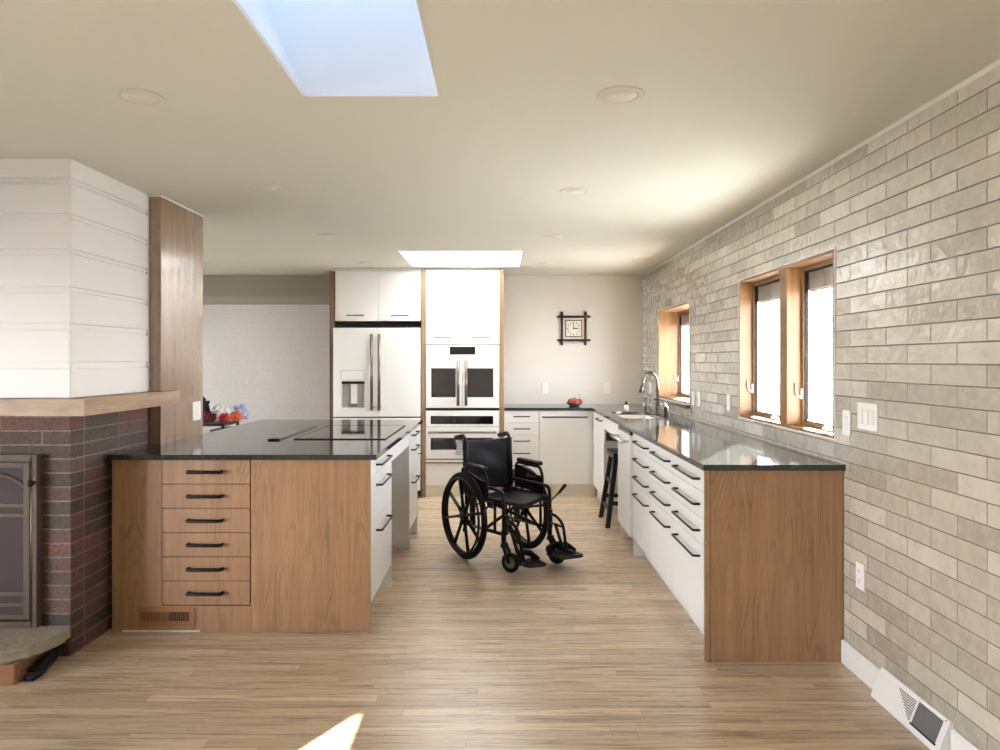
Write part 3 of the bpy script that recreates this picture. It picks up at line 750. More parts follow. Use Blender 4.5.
t = thing('refrigerator', 'white french door refrigerator with water dispenser and bronze handles', 'refrigerator', (-1.26, 7.6, 0))
xl, xm, xr = -1.698, -1.232, -.814; YD = 7.235
MB().box(xl + .006, xr - .004, YD + .062, YB - .03, .03, 1.735, .004).build('body', 'dark', t)
MB().box(xl + .02, xr - .02, YD + .15, YB - .04, 1.737, 1.79).build('gap_shade_block', 'dark', t)  # black block fills the gap over the fridge, its shade as colour
zs0, zt_ = .832, 1.738
r0, r1, q0, q1 = -1.618, -1.378, .925, 1.195           # dispenser recess
d = MB().slab((xl, xm - .003, r0, r1), (zs0, zt_, q0, q1), lambda u, v: not (r0 < u < r1 and q0 < v < q1), YD, YD + .06, 'Y').build('door', 'appliance', t)
MB().box(r0 - .001, r1 + .001, YD + .05, YD + .058, q0 - .001, q1 + .001).build('recess_back', 'grey_recess', d)
b = MB().box(-1.525, -1.462, YD + .026, YD + .049, .965, 1.165, .004); b.build('paddle', 'plastic', d)
MB().box(r0 + .002, r1 - .002, YD + .010, YD + .049, q1 - .028, q1 - .002, .003).build('spout_bar', 'dark', d)
MB().box(-1.52, -1.467, YD + .008, YD + .049, .935, .962, .003).build('drip_tray', 'hub', d)
MB().slab((r0, r0 + .003, r1 - .003, r1), (q1 + .012, q1 + .015, q1 + .108, q1 + .111), lambda u, v: not (r0 + .003 < u < r1 - .003 and q1 + .015 < v < q1 + .108), YD - .0008, YD - .0002, 'Y').build('control_outline', 'hub', d)
def bar(parent, xh, za, zb, mat='bronze', r=.0155, yd=YD):
    b = MB().tube([(xh, yd - .055, za), (xh, yd - .055, zb)], r, 12)
    for z in (za + .03, zb - .03): b.tube([(xh, yd - .0005, z), (xh, yd - .055, z)], r * .9, 10)
    return b.build('handle', mat, parent)
bar(d, -1.298, .90, 1.672)
d = MB().box(xm + .003, xr, YD, YD + .06, zs0, zt_, .005).build('door', 'appliance', t); bar(d, -1.222, .90, 1.672)
d = MB().box(xl, xr, YD, YD + .06, .46, zs0 - .014, .005).build('drawer', 'appliance', t)
d = MB().box(xl, xr, YD, YD + .06, .08, .446, .005).build('drawer', 'appliance', t)
# oven tower
t = thing('oven_cabinet', 'tall white oven tower with two upper doors and oak edge panels', 'cabinet', (-.385, 7.6, 0))
MB().box(-.808, -.768, YT - .012, YB - .004, .001, 2.335, .001).build('edge_panel', 'edge_oak', t)
MB().box(-.002, .040, YT - .012, YB - .004, .001, 2.335, .001).build('edge_panel', 'edge_oak', t)
MB().box(-.766, -.004, YT + FR + .001, YB - .004, 1.565, 2.335).build('carcass', 'carcass', t)
MB().box(-.808, .040, YT + .03, YB - .004, 2.337, CZ - .002).build('filler', 'carcass', t)
hang_door(t, -.765, -.3865, 1.578, 2.333, -.675, -.50, 1.645)
hang_door(t, -.3835, -.005, 1.578, 2.333, -.285, -.115, 1.645)
d = MB().box(-.765, -.005, YT, YT + FR, .118, .342, .0015).build('drawer', 'white', t)
MB().box(-.766, -.004, YT + FR + .001, YB - .004, .116, .340).build('base', 'carcass', t)
MB().box(-.766, -.004, YT + .02, YT + .04, .001, .114).build('toe_kick', 'toe', t)
t = thing('french_door_oven', 'white wall oven with two side-hinged glass doors and bronze handles', 'oven', (-.385, 7.6, .91))
ox0, ox1, yo = -.762, -.008, 7.298
MB().box(ox0, ox1, yo + .03, YB - .05, .912, 1.562).build('body', 'dark', t)
MB().box(ox0, ox1, yo, yo + .029, 1.440, 1.562, .003).build('control_panel', 'appliance', t)
MB().box(-.515, -.255, yo - .002, yo - .0003, 1.466, 1.546, .0006, 1).build('display', 'black_glass', t)
for a, b_, wa, wb, hx in ((ox0, -.3865, -.703, -.428, -.428), (-.3835, ox1, -.345, -.070, -.346)):
    d = MB().box(a, b_, yo, yo + .029, .918, 1.436, .004).build('door', 'appliance', t)
    w0, w1 = (-.705, -.455) if a == ox0 else (-.335, -.068)
    MB().box(w0, w1, yo - .002, yo - .0003, 1.028, 1.325, .0008, 1).build('glass', 'oven_glass', d)
    bar(d, hx, .945, 1.408, 'bronze', .015, yo)
MB().box(ox0, ox1, yo + .004, yo + .029, .895, .910).build('vent_slot', 'dark', t)
t = thing('speed_oven', 'white lower wall oven with wide bronze bar and dark window behind the wheelchair', 'oven', (-.385, 7.6, .345))
MB().box(ox0, ox1, yo + .03, YB - .05, .348, .890).build('body', 'dark', t)
MB().box(ox0, ox1, yo, yo + .029, .726, .890, .003).build('control_panel', 'appliance', t)
MB().box(-.712, -.070, yo - .002, yo - .0003, .752, .836, .0006, 1).build('display', 'black_glass', t)
d = MB().box(ox0, ox1, yo, yo + .029, .395, .720, .004).build('door', 'appliance', t)
MB().box(-.712, -.070, yo - .002, yo - .0003, .488, .612, .0008, 1).build('glass', 'oven_glass', d)
b = MB().tube([(-.735, yo - .05, .672), (-.035, yo - .05, .672)], .011, 12)
for x in (-.715, -.055): b.tube([(x, yo - .0005, .672), (x, yo - .05, .672)], .010, 10)
b.build('handle', 'bronze', d)
MB().box(ox0, ox1, yo + .004, yo + .029, .348, .392).build('base_trim', 'appliance', t)
MB().box(ox0, ox1, yo + .001, yo + .0035, .386, .396).build('vent_slot', 'steel_dark', t)
MB().box(ox0, ox1, yo + .001, yo + .0035, .350, .360).build('vent_slot', 'steel_dark', t)

# ------------------------------------------------------------------ clock
t = thing('wall_clock', 'square wooden clock in a crossed dark frame on back wall', 'clock', (.825, YB - .02, 1.763))
cx, cz = .822, 1.763; s = .131; L = .187; y1 = YB - .003
for k_ in (-1, 1): MB().box(cx + k_*s - .0115, cx + k_*s + .0115, y1 - .030, y1, cz - L, cz + L, .002).build('upright', 'stool', t)
for k_ in (-1, 1): MB().box(cx - L, cx + L, y1 - .034, y1 - .004, cz + k_*s - .0115, cz + k_*s + .0115, .002).build('cross_bar', 'stool', t)
MB().box(cx - s + .010, cx + s - .010, y1 - .010, y1 - .004, cz - s + .010, cz + s - .010).build('backing', 'clock_face', t)
MB().slab((cx - .093, cx - .085, cx + .085, cx + .093), (cz - .093, cz - .085, cz + .085, cz + .093), lambda u, v: abs(u - cx) > .085 or abs(v - cz) > .085, y1 - .022, y1 - .010, 'Y').build('dial_frame', 'stool', t)
MB().box(cx - .085, cx + .085, y1 - .016, y1 - .0105, cz - .085, cz + .085).build('dial', 'plastic', t)
for k_ in range(12):
    a = k_ * PI / 6; rr = .066
    MB().box(cx + rr*math.sin(a) - .005, cx + rr*math.sin(a) + .005, y1 - .0175, y1 - .0163, cz + rr*math.cos(a) - .006, cz + rr*math.cos(a) + .006).build('hour_mark', 'dark', t)
MB().box(cx - .003, cx + .003, y1 - .0205, y1 - .019, cz - .010, cz + .066).build('minute_hand', 'dark', t)
MB().box(cx - .008, cx + .048, y1 - .0225, y1 - .021, cz - .005, cz + .005).build('hour_hand', 'dark', t)

# ------------------------------------------------------------------ switches and outlets
def plate(name, label, c, nx, w, h, kind, group='wall plates'):
    """plate on a wall; nx = outward normal axis: '-X' tiled wall, '-Y' back wall, '+X' post"""
    t = thing(name, label, 'switch' if 'switch' in name else 'outlet', c, group)
    def bx(u0, u1, z0, z1, d0, d1, bev):
        x, y, z = c
        if nx == '-X': return MB().box(x - d1, x - d0, y + u0, y + u1, z + z0, z + z1, bev, 1)
        if nx == '+X': return MB().box(x + d0, x + d1, y + u0, y + u1, z + z0, z + z1, bev, 1)
        return MB().box(x + u0, x + u1, y - d1, y - d0, z + z0, z + z1, bev, 1)
    bx(-w/2, w/2, -h/2, h/2, .0008, .007, .002).build('plate', 'plastic', t)
    if kind == 'duplex':
        for s_ in (-1, 1):
            f = bx(-.016, .016, s_*.021 - .014, s_*.021 + .014, .0072, .009, .001).build('socket', 'plastic', t)
            for q in (-.006, .006): bx(q - .001, q + .001, s_*.021 - .005, s_*.021 + .005, .0091, .0095, 0).build('slot', 'dark', f)
    else:
        n_ = kind
        for i in range(n_):
            u = (i - (n_ - 1) / 2) * .046
            bx(u - .016, u + .016, -.033, .033, .0072, .0105, .002).build('rocker', 'trimwhite', t)
plate('wall_outlet', 'white duplex outlet low on tiles just above the baseboard', (XR, 3.15, .447), '-X', .072, .118, 'duplex')
plate('light_switch', 'white triple rocker switch on tiles just right of near window', (XR, 3.088, 1.158), '-X', .165, .118, 3)
plate('light_switch', 'single white switch between near window and the triple switch', (XR, 3.275, 1.115), '-X', .072, .118, 1)
plate('light_switch', 'white switch on tiles left of the double window, by its lower corner', (XR, 4.96, 1.11), '-X', .072, .118, 1)
plate('wall_outlet', 'white outlet on tiles beside the dark stone ledge, nearer that ledge', (XR, 5.87, 1.092), '-X', .072, .118, 'duplex')
plate('light_switch', 'white switch on tiles beside the ledge outlet, farther from the ledge', (XR, 5.70, 1.092), '-X', .072, .118, 1)
plate('wall_outlet', 'white outlet on tiles in the corner behind faucet', (XR, 7.56, 1.112), '-X', .072, .118, 'duplex')
plate('wall_outlet', 'cream outlet on back wall below and left of clock', (.505, YB, 1.098), '-Y', .072, .118, 'duplex')
plate('wall_outlet', 'cream outlet on back wall right of the fruit bowl', (1.195, YB, 1.098), '-Y', .078, .118, 'duplex')
plate('light_switch', 'white double switch on the dark oak wall end over the island', (-1.965, 4.595, 1.078), '+X', .118, .122, 2)

# ------------------------------------------------------------------ baseboard register
t = thing('baseboard_register', 'white sloping baseboard air register at foot of the tiled wall', 'air vent', (XR, 2.73, 0))
ya, yb = 2.505, 2.958; xw = XR - .001
b = MB()
prof = [(xw, .001), (1.548, .001), (1.541, .010), (1.545, .022), (xw - .012, .128), (xw, .128)]
b.prism(prof, 'Y', ya, yb); b.build('cover', 'trimwhite', t)
def sl(f): return V((1.545 + (xw - .012 - 1.545) * f, 0, .022 + .106 * f))
nrm = V((-.106, 0, (xw - .012) - 1.545)).normalized()
def onslope(y0, y1, f0, f1, d0, d1, mat, name, skew=0.0):
    b = MB(); pts = []
    for d in (d0, d1):
        for f, y in ((f0, y0), (f0, y1), (f1, y1 + skew), (f1, y0 + skew)):
            p = sl(f) + nrm * d; pts.append(b._v((p.x, y, p.z)))
    for q in ((0,1,2,3), (7,6,5,4), (0,4,5,1), (1,5,6,2), (2,6,7,3), (3,7,4,0)): b.bm.faces.new([pts[i] for i in q])
    return b.build(name, mat, t)
onslope(2.535, 2.68, .14, .88, .0004, .0012, 'mesh_grey', 'damper')
for k_ in range(16): onslope(2.537 + k_*.0089, 2.5398 + k_*.0089, .14, .88, .0013, .003, 'hub', 'louvre')
for k_ in range(10):
    f = .16 + k_ * .070
    onslope(2.694, 2.708 + k_ * .0115, f, f + .03, .0003, .0008, 'dark', 'slot')
onslope(2.53, 2.685, .08, .13, .0004, .004, 'dark', 'damper_edge')
onslope(2.522, 2.528, .92, .97, .0003, .002, 'steel', 'screw')

# ------------------------------------------------------------------ recessed ceiling lights
spots = [(.434, 2.571, 'recessed ceiling light nearest over the long counter side'), (-1.312, 2.59, 'recessed ceiling light nearest over the fireplace side'),
 (.424, 4.02, 'second recessed ceiling light in the long counter row'), (-1.296, 3.95, 'second recessed ceiling light in the island row'),
 (.423, 5.47, 'third recessed ceiling light in the long counter row'), (-1.305, 5.43, 'third recessed ceiling light in the island row'),
 (.455, 6.98, 'last recessed ceiling light in the long counter row, over back counter'), (-1.315, 6.98, 'last recessed ceiling light in the island row, before the fridge'),
 (1.34, 6.72, 'recessed ceiling light over the sink'), (-2.84, 6.94, 'recessed ceiling light beyond the dark oak wall end')]
proto = None
for x, y, lab in spots:
    if proto is None:
        proto = thing('ceiling_light', lab, 'ceiling light', (x, y, CZ), 'recessed ceiling lights')
        c = V((x, y, CZ))
        MB().lathe([(.062, -.004), (.070, -.006), (.083, -.004), (.087, -.0006), (.062, -.0006)], c, 'Z', 40, True).build('trim_ring', plain('lamp_ring', (.71, .705, .62), .6, mottled=.01), proto)
        MB().lathe([(.0001, -.0045), (.062, -.0045), (.062, -.0008), (.0001, -.0008)], c, 'Z', 40).build('lens', plain('off_lamp_lens', (.74, .69, .60), .5, mottled=.01), proto)
    else:
        r = proto.copy(); COL.objects.link(r); r.location = (x, y, CZ); r['label'] = lab
        for ch in list(proto.children):
            k_ = ch.copy(); COL.objects.link(k_); k_.parent = r

# ------------------------------------------------------------------ stool
t = thing('stool', 'black wooden saddle stool tucked in knee space beside the dishwasher', 'stool', (1.08, 6.17, 0))
b = MB(); nx_, ny_ = 10, 8; x0, x1, ya, yb = .955, 1.205, 5.985, 6.345
def sz(u, v): return .604 + .018 * (2*v - 1) ** 2
G = {}
for k_ in (0, 1):
    for i in range(nx_ + 1):
        for j in range(ny_ + 1):
            u, v = i / nx_, j / ny_; G[i, j, k_] = b._v((x0 + (x1-x0)*u, ya + (yb-ya)*v, sz(u, v) - (0 if k_ else .034)))
for i in range(nx_):
    for j in range(ny_):
        for k_ in (0, 1): b.bm.faces.new([G[i,j,k_], G[i+1,j,k_], G[i+1,j+1,k_], G[i,j+1,k_]]).smooth = True
for i in range(nx_):
    for j in (0, ny_): b.bm.faces.new([G[i,j,0], G[i+1,j,0], G[i+1,j,1], G[i,j,1]])
for j in range(ny_):
    for i in (0, nx_): b.bm.faces.new([G[i,j,0], G[i,j+1,0], G[i,j+1,1], G[i,j,1]])
b.build('seat', 'stool', t)
feet = {}
for sx in (-1, 1):
    for sy in (-1, 1):
        f0 = V((1.08 + sx*.178, 6.165 + sy*.205, .001)); f1 = V((1.08 + sx*.095, 6.165 + sy*.125, .585)); feet[sx, sy] = (f0, f1)
        b = MB(); w = .019; A = [b._v(f0 + V((a*w, c_*w, 0))) for a, c_ in ((-1,-1),(1,-1),(1,1),(-1,1))]; B = [b._v(f1 + V((a*w, c_*w, 0))) for a, c_ in ((-1,-1),(1,-1),(1,1),(-1,1))]
        b.bm.faces.new(A); b.bm.faces.new(B)
        for i in range(4): b.bm.faces.new((A[i], A[(i+1)%4], B[(i+1)%4], B[i]))
        b.build('leg', 'stool', t)
def at(k_, z): f0, f1 = feet[k_]; return f0.lerp(f1, z / .585)
for a, c_, z in (((-1,-1), (-1,1), .14), ((1,-1), (1,1), .14), ((-1,-1), (1,-1), .20), ((-1,1), (1,1), .20), ((-1,-1), (-1,1), .36), ((1,-1), (1,1), .36)):
    p, q = at(a, z), at(c_, z); b = MB()
    b.box(min(p.x, q.x) - .009, max(p.x, q.x) + .009, min(p.y, q.y) - .009, max(p.y, q.y) + .009, z - .016, z + .016, .002).build('stretcher', 'stool', t)

# ------------------------------------------------------------------ shelf with clothes behind the island
t = thing('side_shelf', 'low dark two-tier shelf with folded clothes behind the island', 'shelf', (-2.85, 6.6, 0))
for z in (.822, .765, .30):
    MB().box(-3.3 if z != .765 else -2.62, -2.492, 6.42, 6.80, z - .012, z + .012, .002).build('board', 'stool', t)
for x in (-3.29, -2.505):
    for y in (6.43, 6.79): MB().box(x - .012, x + .012, y - .009, y + .009, .001, .81).build('leg', 'stool', t)
def cloth(name, lab, cat, c, rad, mat, seed, amp=.55):
    b = MB().blob((0,0,0), rad, seed, amp, 2.5, 4)
    lo = min(v.co.z for v in b.bm.verts)
    bmesh.ops.translate(b.bm, verts=b.bm.verts, vec=(c[0], c[1], c[2] - lo))
    tag(b.build(name, mat), lab, cat, 'clothes piled on the shelf')
zt_ = .8355
cloth('black_bag', 'black soft bag on left of the dark shelf behind the island', 'bag', (-2.81, 6.65, zt_), (.085, .08, .11), 'black_cloth', 1)
cloth('folded_shirt', 'maroon crumpled shirt on the dark shelf beside black bag', 'clothes', (-2.662, 6.475, zt_), (.06, .045, .05), 'maroon', 2)
cloth('folded_shirt', 'white crumpled shirt behind the maroon shirt', 'clothes', (-2.62, 6.66, zt_), (.075, .06, .075), 'white_cloth', 3)
cloth('folded_shirt', 'red crumpled shirt at end of the dark shelf', 'clothes', (-2.52, 6.50, zt_), (.038, .05, .04), 'red_cloth', 4)
cloth('folded_shirt', 'orange crumpled shirt hanging over the shelf end', 'clothes', (-2.462, 6.625, zt_), (.05, .05, .045), 'orange_cloth', 5)
cloth('folded_shirt', 'pale blue patterned shirt on top near orange shirt', 'clothes', (-2.47, 6.78, zt_), (.06, .042, .07), 'blue_cloth', 6)

# ------------------------------------------------------------------ wheelchair (local frame: x forward, y to its left, z up)
fw = V((.535, -.845)); 
wc = thing('wheelchair', 'black folding wheelchair standing in the kitchen aisle', 'wheelchair', (-.013, 5.145, 0), rz=math.atan2(fw.y, fw.x))
ORG[wc.name] = V((0,0,0))
def ring(c, R_, n_, axis='Y'): return [V((c[0] + R_*math.cos(2*PI*k_/n_), c[1], c[2] + R_*math.sin(2*PI*k_/n_))) for k_ in range(n_)]
RW = .305
for s_ in (-1, 1):
    c = (-.042, s_*.260, RW + .001)
    b = MB(); b.tube(ring(c, RW - .038, 48), .015, 8, True)          # rim and eight webbed spokes
    for k_ in range(8):
        a = 2*PI*(k_ + .3)/8; d = V((math.cos(a), 0, math.sin(a))); p = V(c)
        b.tube([p + d*.03, p + d*.10, p + d*(RW - .036)], [.019, .0125, .0145], 8, flat=.75)
    b.tube(ring(c, .034, 20), .016, 8, True)
    w = b.build('rear_wheel', 'black_plastic', wc)
    MB().tube(ring(c, RW - .0165, 56), .0165, 10, True).build('tyre', 'rubber', w)
    hr = MB().tube(ring((c[0], c[1] + s_*.034, c[2]), .262, 48), .0085, 8, True)
    for k_ in range(8):
        a = 2*PI*(k_ + .3)/8; d = V((math.cos(a), 0, math.sin(a))); p = V(c)
        hr.cyl(p + d*.268, p + d*.262 + V((0, s_*.034, 0)), .004, seg=6)
    hr.build('hand_rim', 'black_plastic', w)
    MB().lathe([(.0001, s_*.030), (.022, s_*.030), (.028, s_*.018), (.03, -s_*.024), (.0001, -s_*.024)], c, 'Y', 20).build('hub', 'steel_dark', w)
    # caster swivelled so that its face turns to the aisle
    cd = V((.903, .43, 0)); cn = V((-.43, .903, 0)); st = V((.380, s_*.190, 0)); cc = st + cd*.046 + V((0, 0, .0685))
    def cring(R_, n_): return [cc + cd*(R_*math.cos(2*PI*k_/n_)) + V((0, 0, R_*math.sin(2*PI*k_/n_))) for k_ in range(n_)]
    b = MB().tube(cring(.032, 20), .010, 8, True)
    for k_ in range(5):
        a = 2*PI*k_/5 + .4; d = cd*math.cos(a) + V((0, 0, math.sin(a))); b.tube([cc + d*.008, cc + d*.050], .0065, 6)
    b.cyl(cc - cn*.016, cc + cn*.016, .014, seg=14)
    k = b.build('caster', 'hub', wc)
    MB().tube(cring(.0515, 32), .0155, 10, True).build('tyre', 'rubber', k)
    f = MB()
    for q in (-1, 1): f.tube(fillet([cc + cn*q*.024, st + cd*.020 + cn*q*.024 + V((0, 0, .140)), st + cn*q*.018 + V((0, 0, .180))], .03), .0115, 8, flat=1.3)
    f.cyl(st + V((0, 0, .165)), st + V((0, 0, .195)), .030, .022, 16)
    f.build('fork', 'black_plastic', wc)
    # side frame
    y = s_*.190
    b = MB()
    b.tube(fillet([(-.13, y, .36), (-.13, y, .52), (.29, y, .53), (.363, y, .525), (.370, y, .44), (.370, y, .195)], .05, 5), .0125, 10)
    b.tube([(-.13, y, .43), (.366, y, .435)], .0115, 10)
    b.tube([(-.13, y, .22), (.366, y, .245)], .0115, 10)
    b.tube([(.26, y, .245), (.26, y, .43)], .0105, 8)
    b.tube(fillet([(-.17, y, .16), (-.15, y, .215), (-.13, y, .225)], .02), .010, 8)
    b.cyl((-.042, s_*.16, RW), (-.042, s_*.250, RW), .011); b.box(-.070, -.014, y - .010, y + .010, .20, .44, .004)
    b.cyl((.370, y, .185), (.370, y, .275), .0175, seg=14)
    b.build('side_frame', 'frame', wc)
    # back cane and push handle
    b = MB().tube(fillet([(-.13, y, .36), (-.135, y, .60), (-.150, y, .835), (-.175, y, .851), (-.275, y, .833)], .03, 5), .0115, 10)
    b.build('back_post', 'frame', wc)
    MB().tube([(-.178, y, .8505), (-.20, y, .846), (-.255, y, .837), (-.292, y, .830)], [.0165, .0175, .0175, .0155], 12).build('push_handle', 'rubber', wc)
    # armrest with pad and skirt guard
    y = s_*.231
    a = MB().tube(fillet([(-.115, y, .44), (-.115, y, .640), (.195, y, .640), (.226, y, .585), (.226, y, .45)], .045, 5), .0105, 10).build('armrest', 'frame', wc)
    pd = MB().box(-.080, .205, y - .024, y + .024, .649, .679, .012, 3); pd.build('arm_pad', 'vinyl', a)
    g = MB().prism([(-.105, .455), (-.105, .622), (-.05, .622), (.05, .598), (.14, .580), (.216, .576), (.216, .455)], 'Y', y - .003, y + .003)
    sg = g.build('skirt_guard', 'black_plastic', a)
    if s_ == 1:
        yl = y - .0036
        q = MB().lathe([(.0001, 0), (.019, 0), (.019, -.0008), (.0001, -.0008)], (.055, yl, .560), 'Y', 20); tag(q.build('emblem', 'logo_red', sg), 'red round emblem')
        for n_, (u0, u1, h_) in enumerate(((.108, .122, .022), (.127, .132, .015), (.137, .141, .015), (.146, .157, .014), (.162, .174, .014))):
            MB().box(u0 - .022, u1 - .022, yl - .0006, yl, .555, .555 + h_ * .7).build('emblem_lettering', 'logo_grey', sg)
    # brake
    b = MB().box(.22, .285, s_*.217, s_*.231, .405, .450, .004); b.tube(fillet([(.235, s_*.262, .41), (.20, s_*.275, .43), (.19, s_*.29, .43)], .01), .006, 8)
    if s_ == 1: b.tube([(.25, .285, .40), (.335, .285, .463), (.412, .285, .530)], .0065, 8); b.tube([(.25, .285, .40), (.25, .235, .42)], .007, 8)
    else: b.tube([(.25, -.262, .40), (.262, -.264, .345), (.268, -.266, .31)], .0065, 8); b.tube([(.25, -.262, .40), (.25, -.232, .42)], .007, 8)
    b = b.build('brake', 'steel_dark', wc)
    if s_ == 1: MB().tube([(.352, .285, .475), (.42, .285, .537)], [.0105, .012], 10).build('brake_grip', 'rubber', b)
    # footrest hanger, plate and heel loop
    y = s_*.182
    fo = s_*.02 if s_ == 1 else -.0; yo_ = y + (.035 if s_ == 1 else .045)
    b = MB().tube(fillet([(.370, y, .350), (.455, y + .01, .335), (.505, y + .02, .29), (.525, yo_, .115)], .04, 5), .0105, 10)
    b.tube([(.373, y, .285), (.490, y + .015, .275)], .008, 8)
    b.box(.363, .400, y - .012, y + .012, .245, .375, .005)
    b.tube([(.430, y + .008, .285), (.475, y + .03, .150), (.515, yo_, .105)], .0115, 8)
    b = b.build('footrest_hanger', 'frame', wc)
    pa, pb = (-.165, -.010) if s_ == -1 else (.075, .295)
    z0 = .072 if s_ == -1 else .085
    fp = MB().prism([(.455, pa + .02), (.465, pb - .015), (.55, pb), (.625, pb - .01), (.635, pb - .04), (.61, pa + .02), (.56, pa)], 'Z', z0, z0 + .020)
    bmesh.ops.bevel(fp.bm, geom=list(fp.bm.edges), offset=.006, segments=2, affect='EDGES')
    fp.build('footplate', 'black_plastic', b)
    MB().tube([(.52, pa + .012, z0 + .012), (.455, pa + .03, z0 + .045), (.425, (pa + pb)/2, z0 + .058), (.45, pb - .02, z0 + .045), (.52, pb - .004, z0 + .014)], .012, 8, flat=2.0).build('heel_loop', 'vinyl', b)
    MB().box(.53, .60, yo_ - .02, yo_ + .02, z0 + .020, z0 + .045, .008).build('clamp', 'black_plastic', b)
# folding cross brace
b = MB().tube([(.14, -.18, .245), (.14, .18, .432)], .0115, 10); b.build('cross_brace', 'frame', wc)
b = MB().tube([(.165, .18, .245), (.165, -.18, .432)], .0115, 10); b.build('cross_brace', 'frame', wc)
# sling seat and back, sagging between the side frames
def sling(name, fn, nu, nv, th, parent):
    b = MB(); G = {}
    for k_ in (0, 1):
        for i in range(nu + 1):
            for j in range(nv + 1): G[i, j, k_] = b._v(fn(i / nu, j / nv, th * (k_ - .5)))
    for i in range(nu):
        for j in range(nv):
            for k_ in (0, 1): b.bm.faces.new([G[i,j,k_], G[i+1,j,k_], G[i+1,j+1,k_], G[i,j+1,k_]]).smooth = True
    for i in range(nu):
        for j in (0, nv): b.bm.faces.new([G[i,j,0], G[i+1,j,0], G[i+1,j,1], G[i,j,1]])
    for j in range(nv):
        for i in (0, nu): b.bm.faces.new([G[i,j,0], G[i,j+1,0], G[i,j+1,1], G[i,j,1]])
    return b.build(name, 'vinyl', parent)
sling('seat', lambda u, v, d: V((-.115 + .45*u + .03*math.sin(PI*v)*u, -.193 + .386*v, .452 - .030*math.sin(PI*v) + d + .004*math.sin(9*v + 7*u))), 16, 18, .022, wc)
sling('backrest', lambda u, v, d: V((-.128 - .022*u - .045*math.sin(PI*v)**.8 + d + .006*math.sin(11*u + 5*v)*math.sin(PI*v), -.193 + .386*v, .455 + (.368 - .012*math.sin(PI*v))*u)), 18, 20, .020, wc)
for s_ in (-1, 1):
    b = MB().tube([(-.128, s_*.190, .47), (-.142, s_*.190, .70), (-.150, s_*.190, .825)], .0205, 10); b.build('back_sleeve', 'vinyl', wc)
# luggage-style tag on the handle
m_ = Matrix.Translation((-.013, 5.145, 0)) @ Matrix.Rotation(math.atan2(fw.y, fw.x), 4, 'Z')
b = MB(); n_ = 6; G = {}
for k_ in (0, 1):
    for i in range(n_ + 1):
        for j in range(3):
            v = i / n_; G[i, j, k_] = b._v(m_ @ V((-.285 + .10*j/2 + .008*math.sin(3*v), -.193 - .004*k_ + .01*math.sin(4*v + j), .812 - .105*v)))
for i in range(n_):
    for j in range(2):
        for k_ in (0, 1): b.bm.faces.new([G[i,j,k_], G[i+1,j,k_], G[i+1,j+1,k_], G[i,j+1,k_]])
    for j in (0, 2): b.bm.faces.new([G[i,j,0], G[i+1,j,0], G[i+1,j,1], G[i,j,1]])
for j in range(2):
    for i in (0, n_): b.bm.faces.new([G[i,j,0], G[i,j+1,0], G[i,j+1,1], G[i,j,1]])
tag(b.build('paper_tag', 'tag'), 'white paper tag hanging from the wheelchair push handle', 'tag')

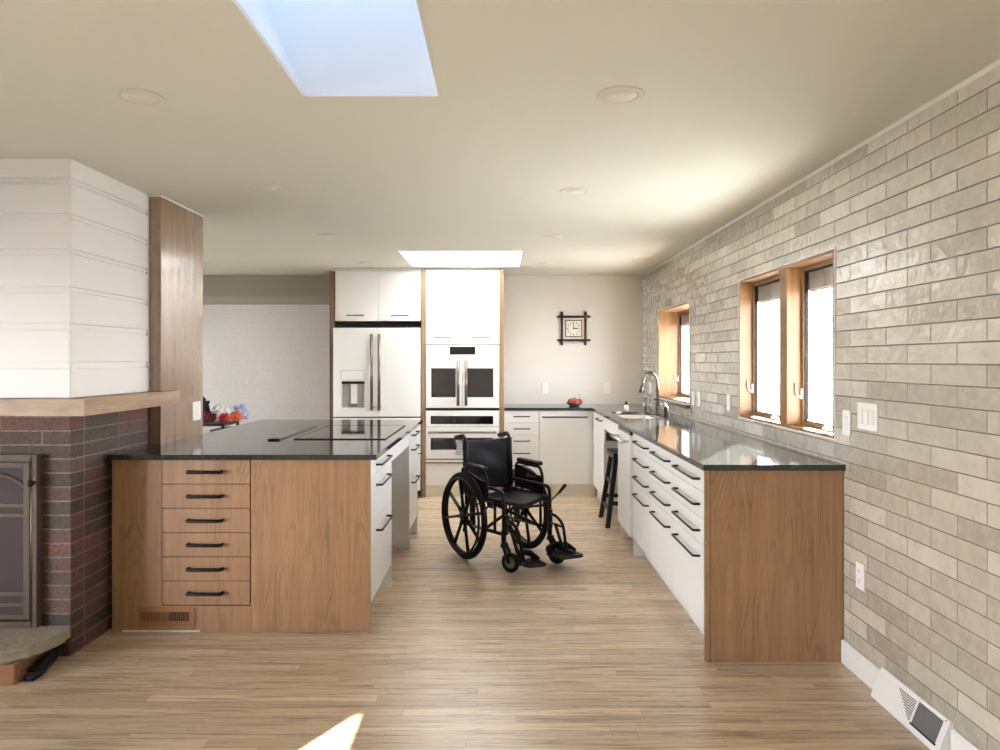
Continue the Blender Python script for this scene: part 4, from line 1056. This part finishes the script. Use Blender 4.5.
# ------------------------------------------------------------------ light
SUN_EL = math.radians(17.0)
d = V((-.5 * math.cos(SUN_EL), -.866 * math.cos(SUN_EL), -math.sin(SUN_EL)))
L = bpy.data.lights.new('sun', 'SUN'); L.energy = 62.0; L.angle = math.radians(.6); L.color = (1.0, .955, .89)
o = bpy.data.objects.new('sun', L); COL.objects.link(o); o.rotation_euler = d.to_track_quat('-Z', 'Y').to_euler()
o.location = (6, 14, 6)
w = bpy.data.worlds.new('sky'); SC.world = w; w.use_nodes = True
nt = w.node_tree; nt.nodes.clear(); n = N(nt)
out = nt.nodes.new('ShaderNodeOutputWorld'); bg = nt.nodes.new('ShaderNodeBackground'); nt.links.new(bg.outputs[0], out.inputs[0])
tc = nt.nodes.new('ShaderNodeTexCoord'); z = n.sep(tc.outputs['Generated'])[2]
col = n.ramp(n.math('MAXIMUM', z, 0.0), [(0.0, (1.0, 1.0, 1.02)), (.16, (.86, .91, 1.0)), (.40, (.085, .125, .185)), (1.0, (.015, .024, .038))])
nt.links.new(col, bg.inputs[0]); bg.inputs[1].default_value = 9.0
def portal(name, loc, rot, sx, sy):
    A = bpy.data.lights.new(name, 'AREA'); A.shape = 'RECTANGLE'; A.size = sx; A.size_y = sy
    A.cycles.is_portal = True
    o = bpy.data.objects.new(name, A); COL.objects.link(o); o.location = loc; o.rotation_euler = rot
H = PI / 2
portal('portal_near_window', (XR + .135, (W1[0]+W1[1])/2, (W1[2]+W1[3])/2), (0, H, 0), W1[3]-W1[2], W1[1]-W1[0])
portal('portal_far_window', (XR + .275, (W2[0]+W2[1])/2, (W2[2]+W2[3])/2), (0, H, 0), W2[3]-W2[2], W2[1]-W2[0])
portal('portal_left', (-4.41, (LW[0]+LW[1])/2, (LW[2]+LW[3])/2), (0, -H, 0), LW[3]-LW[2], LW[1]-LW[0])
portal('portal_dining', (-5.41, (DW[0]+DW[1])/2, (DW[2]+DW[3])/2), (0, -H, 0), DW[3]-DW[2], DW[1]-DW[0])
portal('portal_sky_near', (-.66, 1.90, 3.49), (0, 0, 0), 1.05, 1.3)

# ------------------------------------------------------------------ camera and view
cam = bpy.data.cameras.new('camera'); co = bpy.data.objects.new('camera', cam); COL.objects.link(co)
co.location = (0, 0, 1.4); co.rotation_euler = (H, 0, 0)
cam.sensor_width = 36.0; cam.lens = 36.0 * F / 1000.0; cam.shift_y = -.014; cam.clip_start = .02
SC.camera = co
SC.view_settings.view_transform = 'Standard'; SC.view_settings.look = 'None'
SC.view_settings.gamma = 1.0; SC.view_settings.use_curve_mapping = False
SC.view_settings.exposure = 1.74
cy = SC.cycles
cy.use_denoising = True; cy.max_bounces = 10; cy.diffuse_bounces = 6; cy.glossy_bounces = 4; cy.transparent_max_bounces = 12
cy.sample_clamp_indirect = 6.0; cy.caustics_refractive = False; cy.blur_glossy = .6
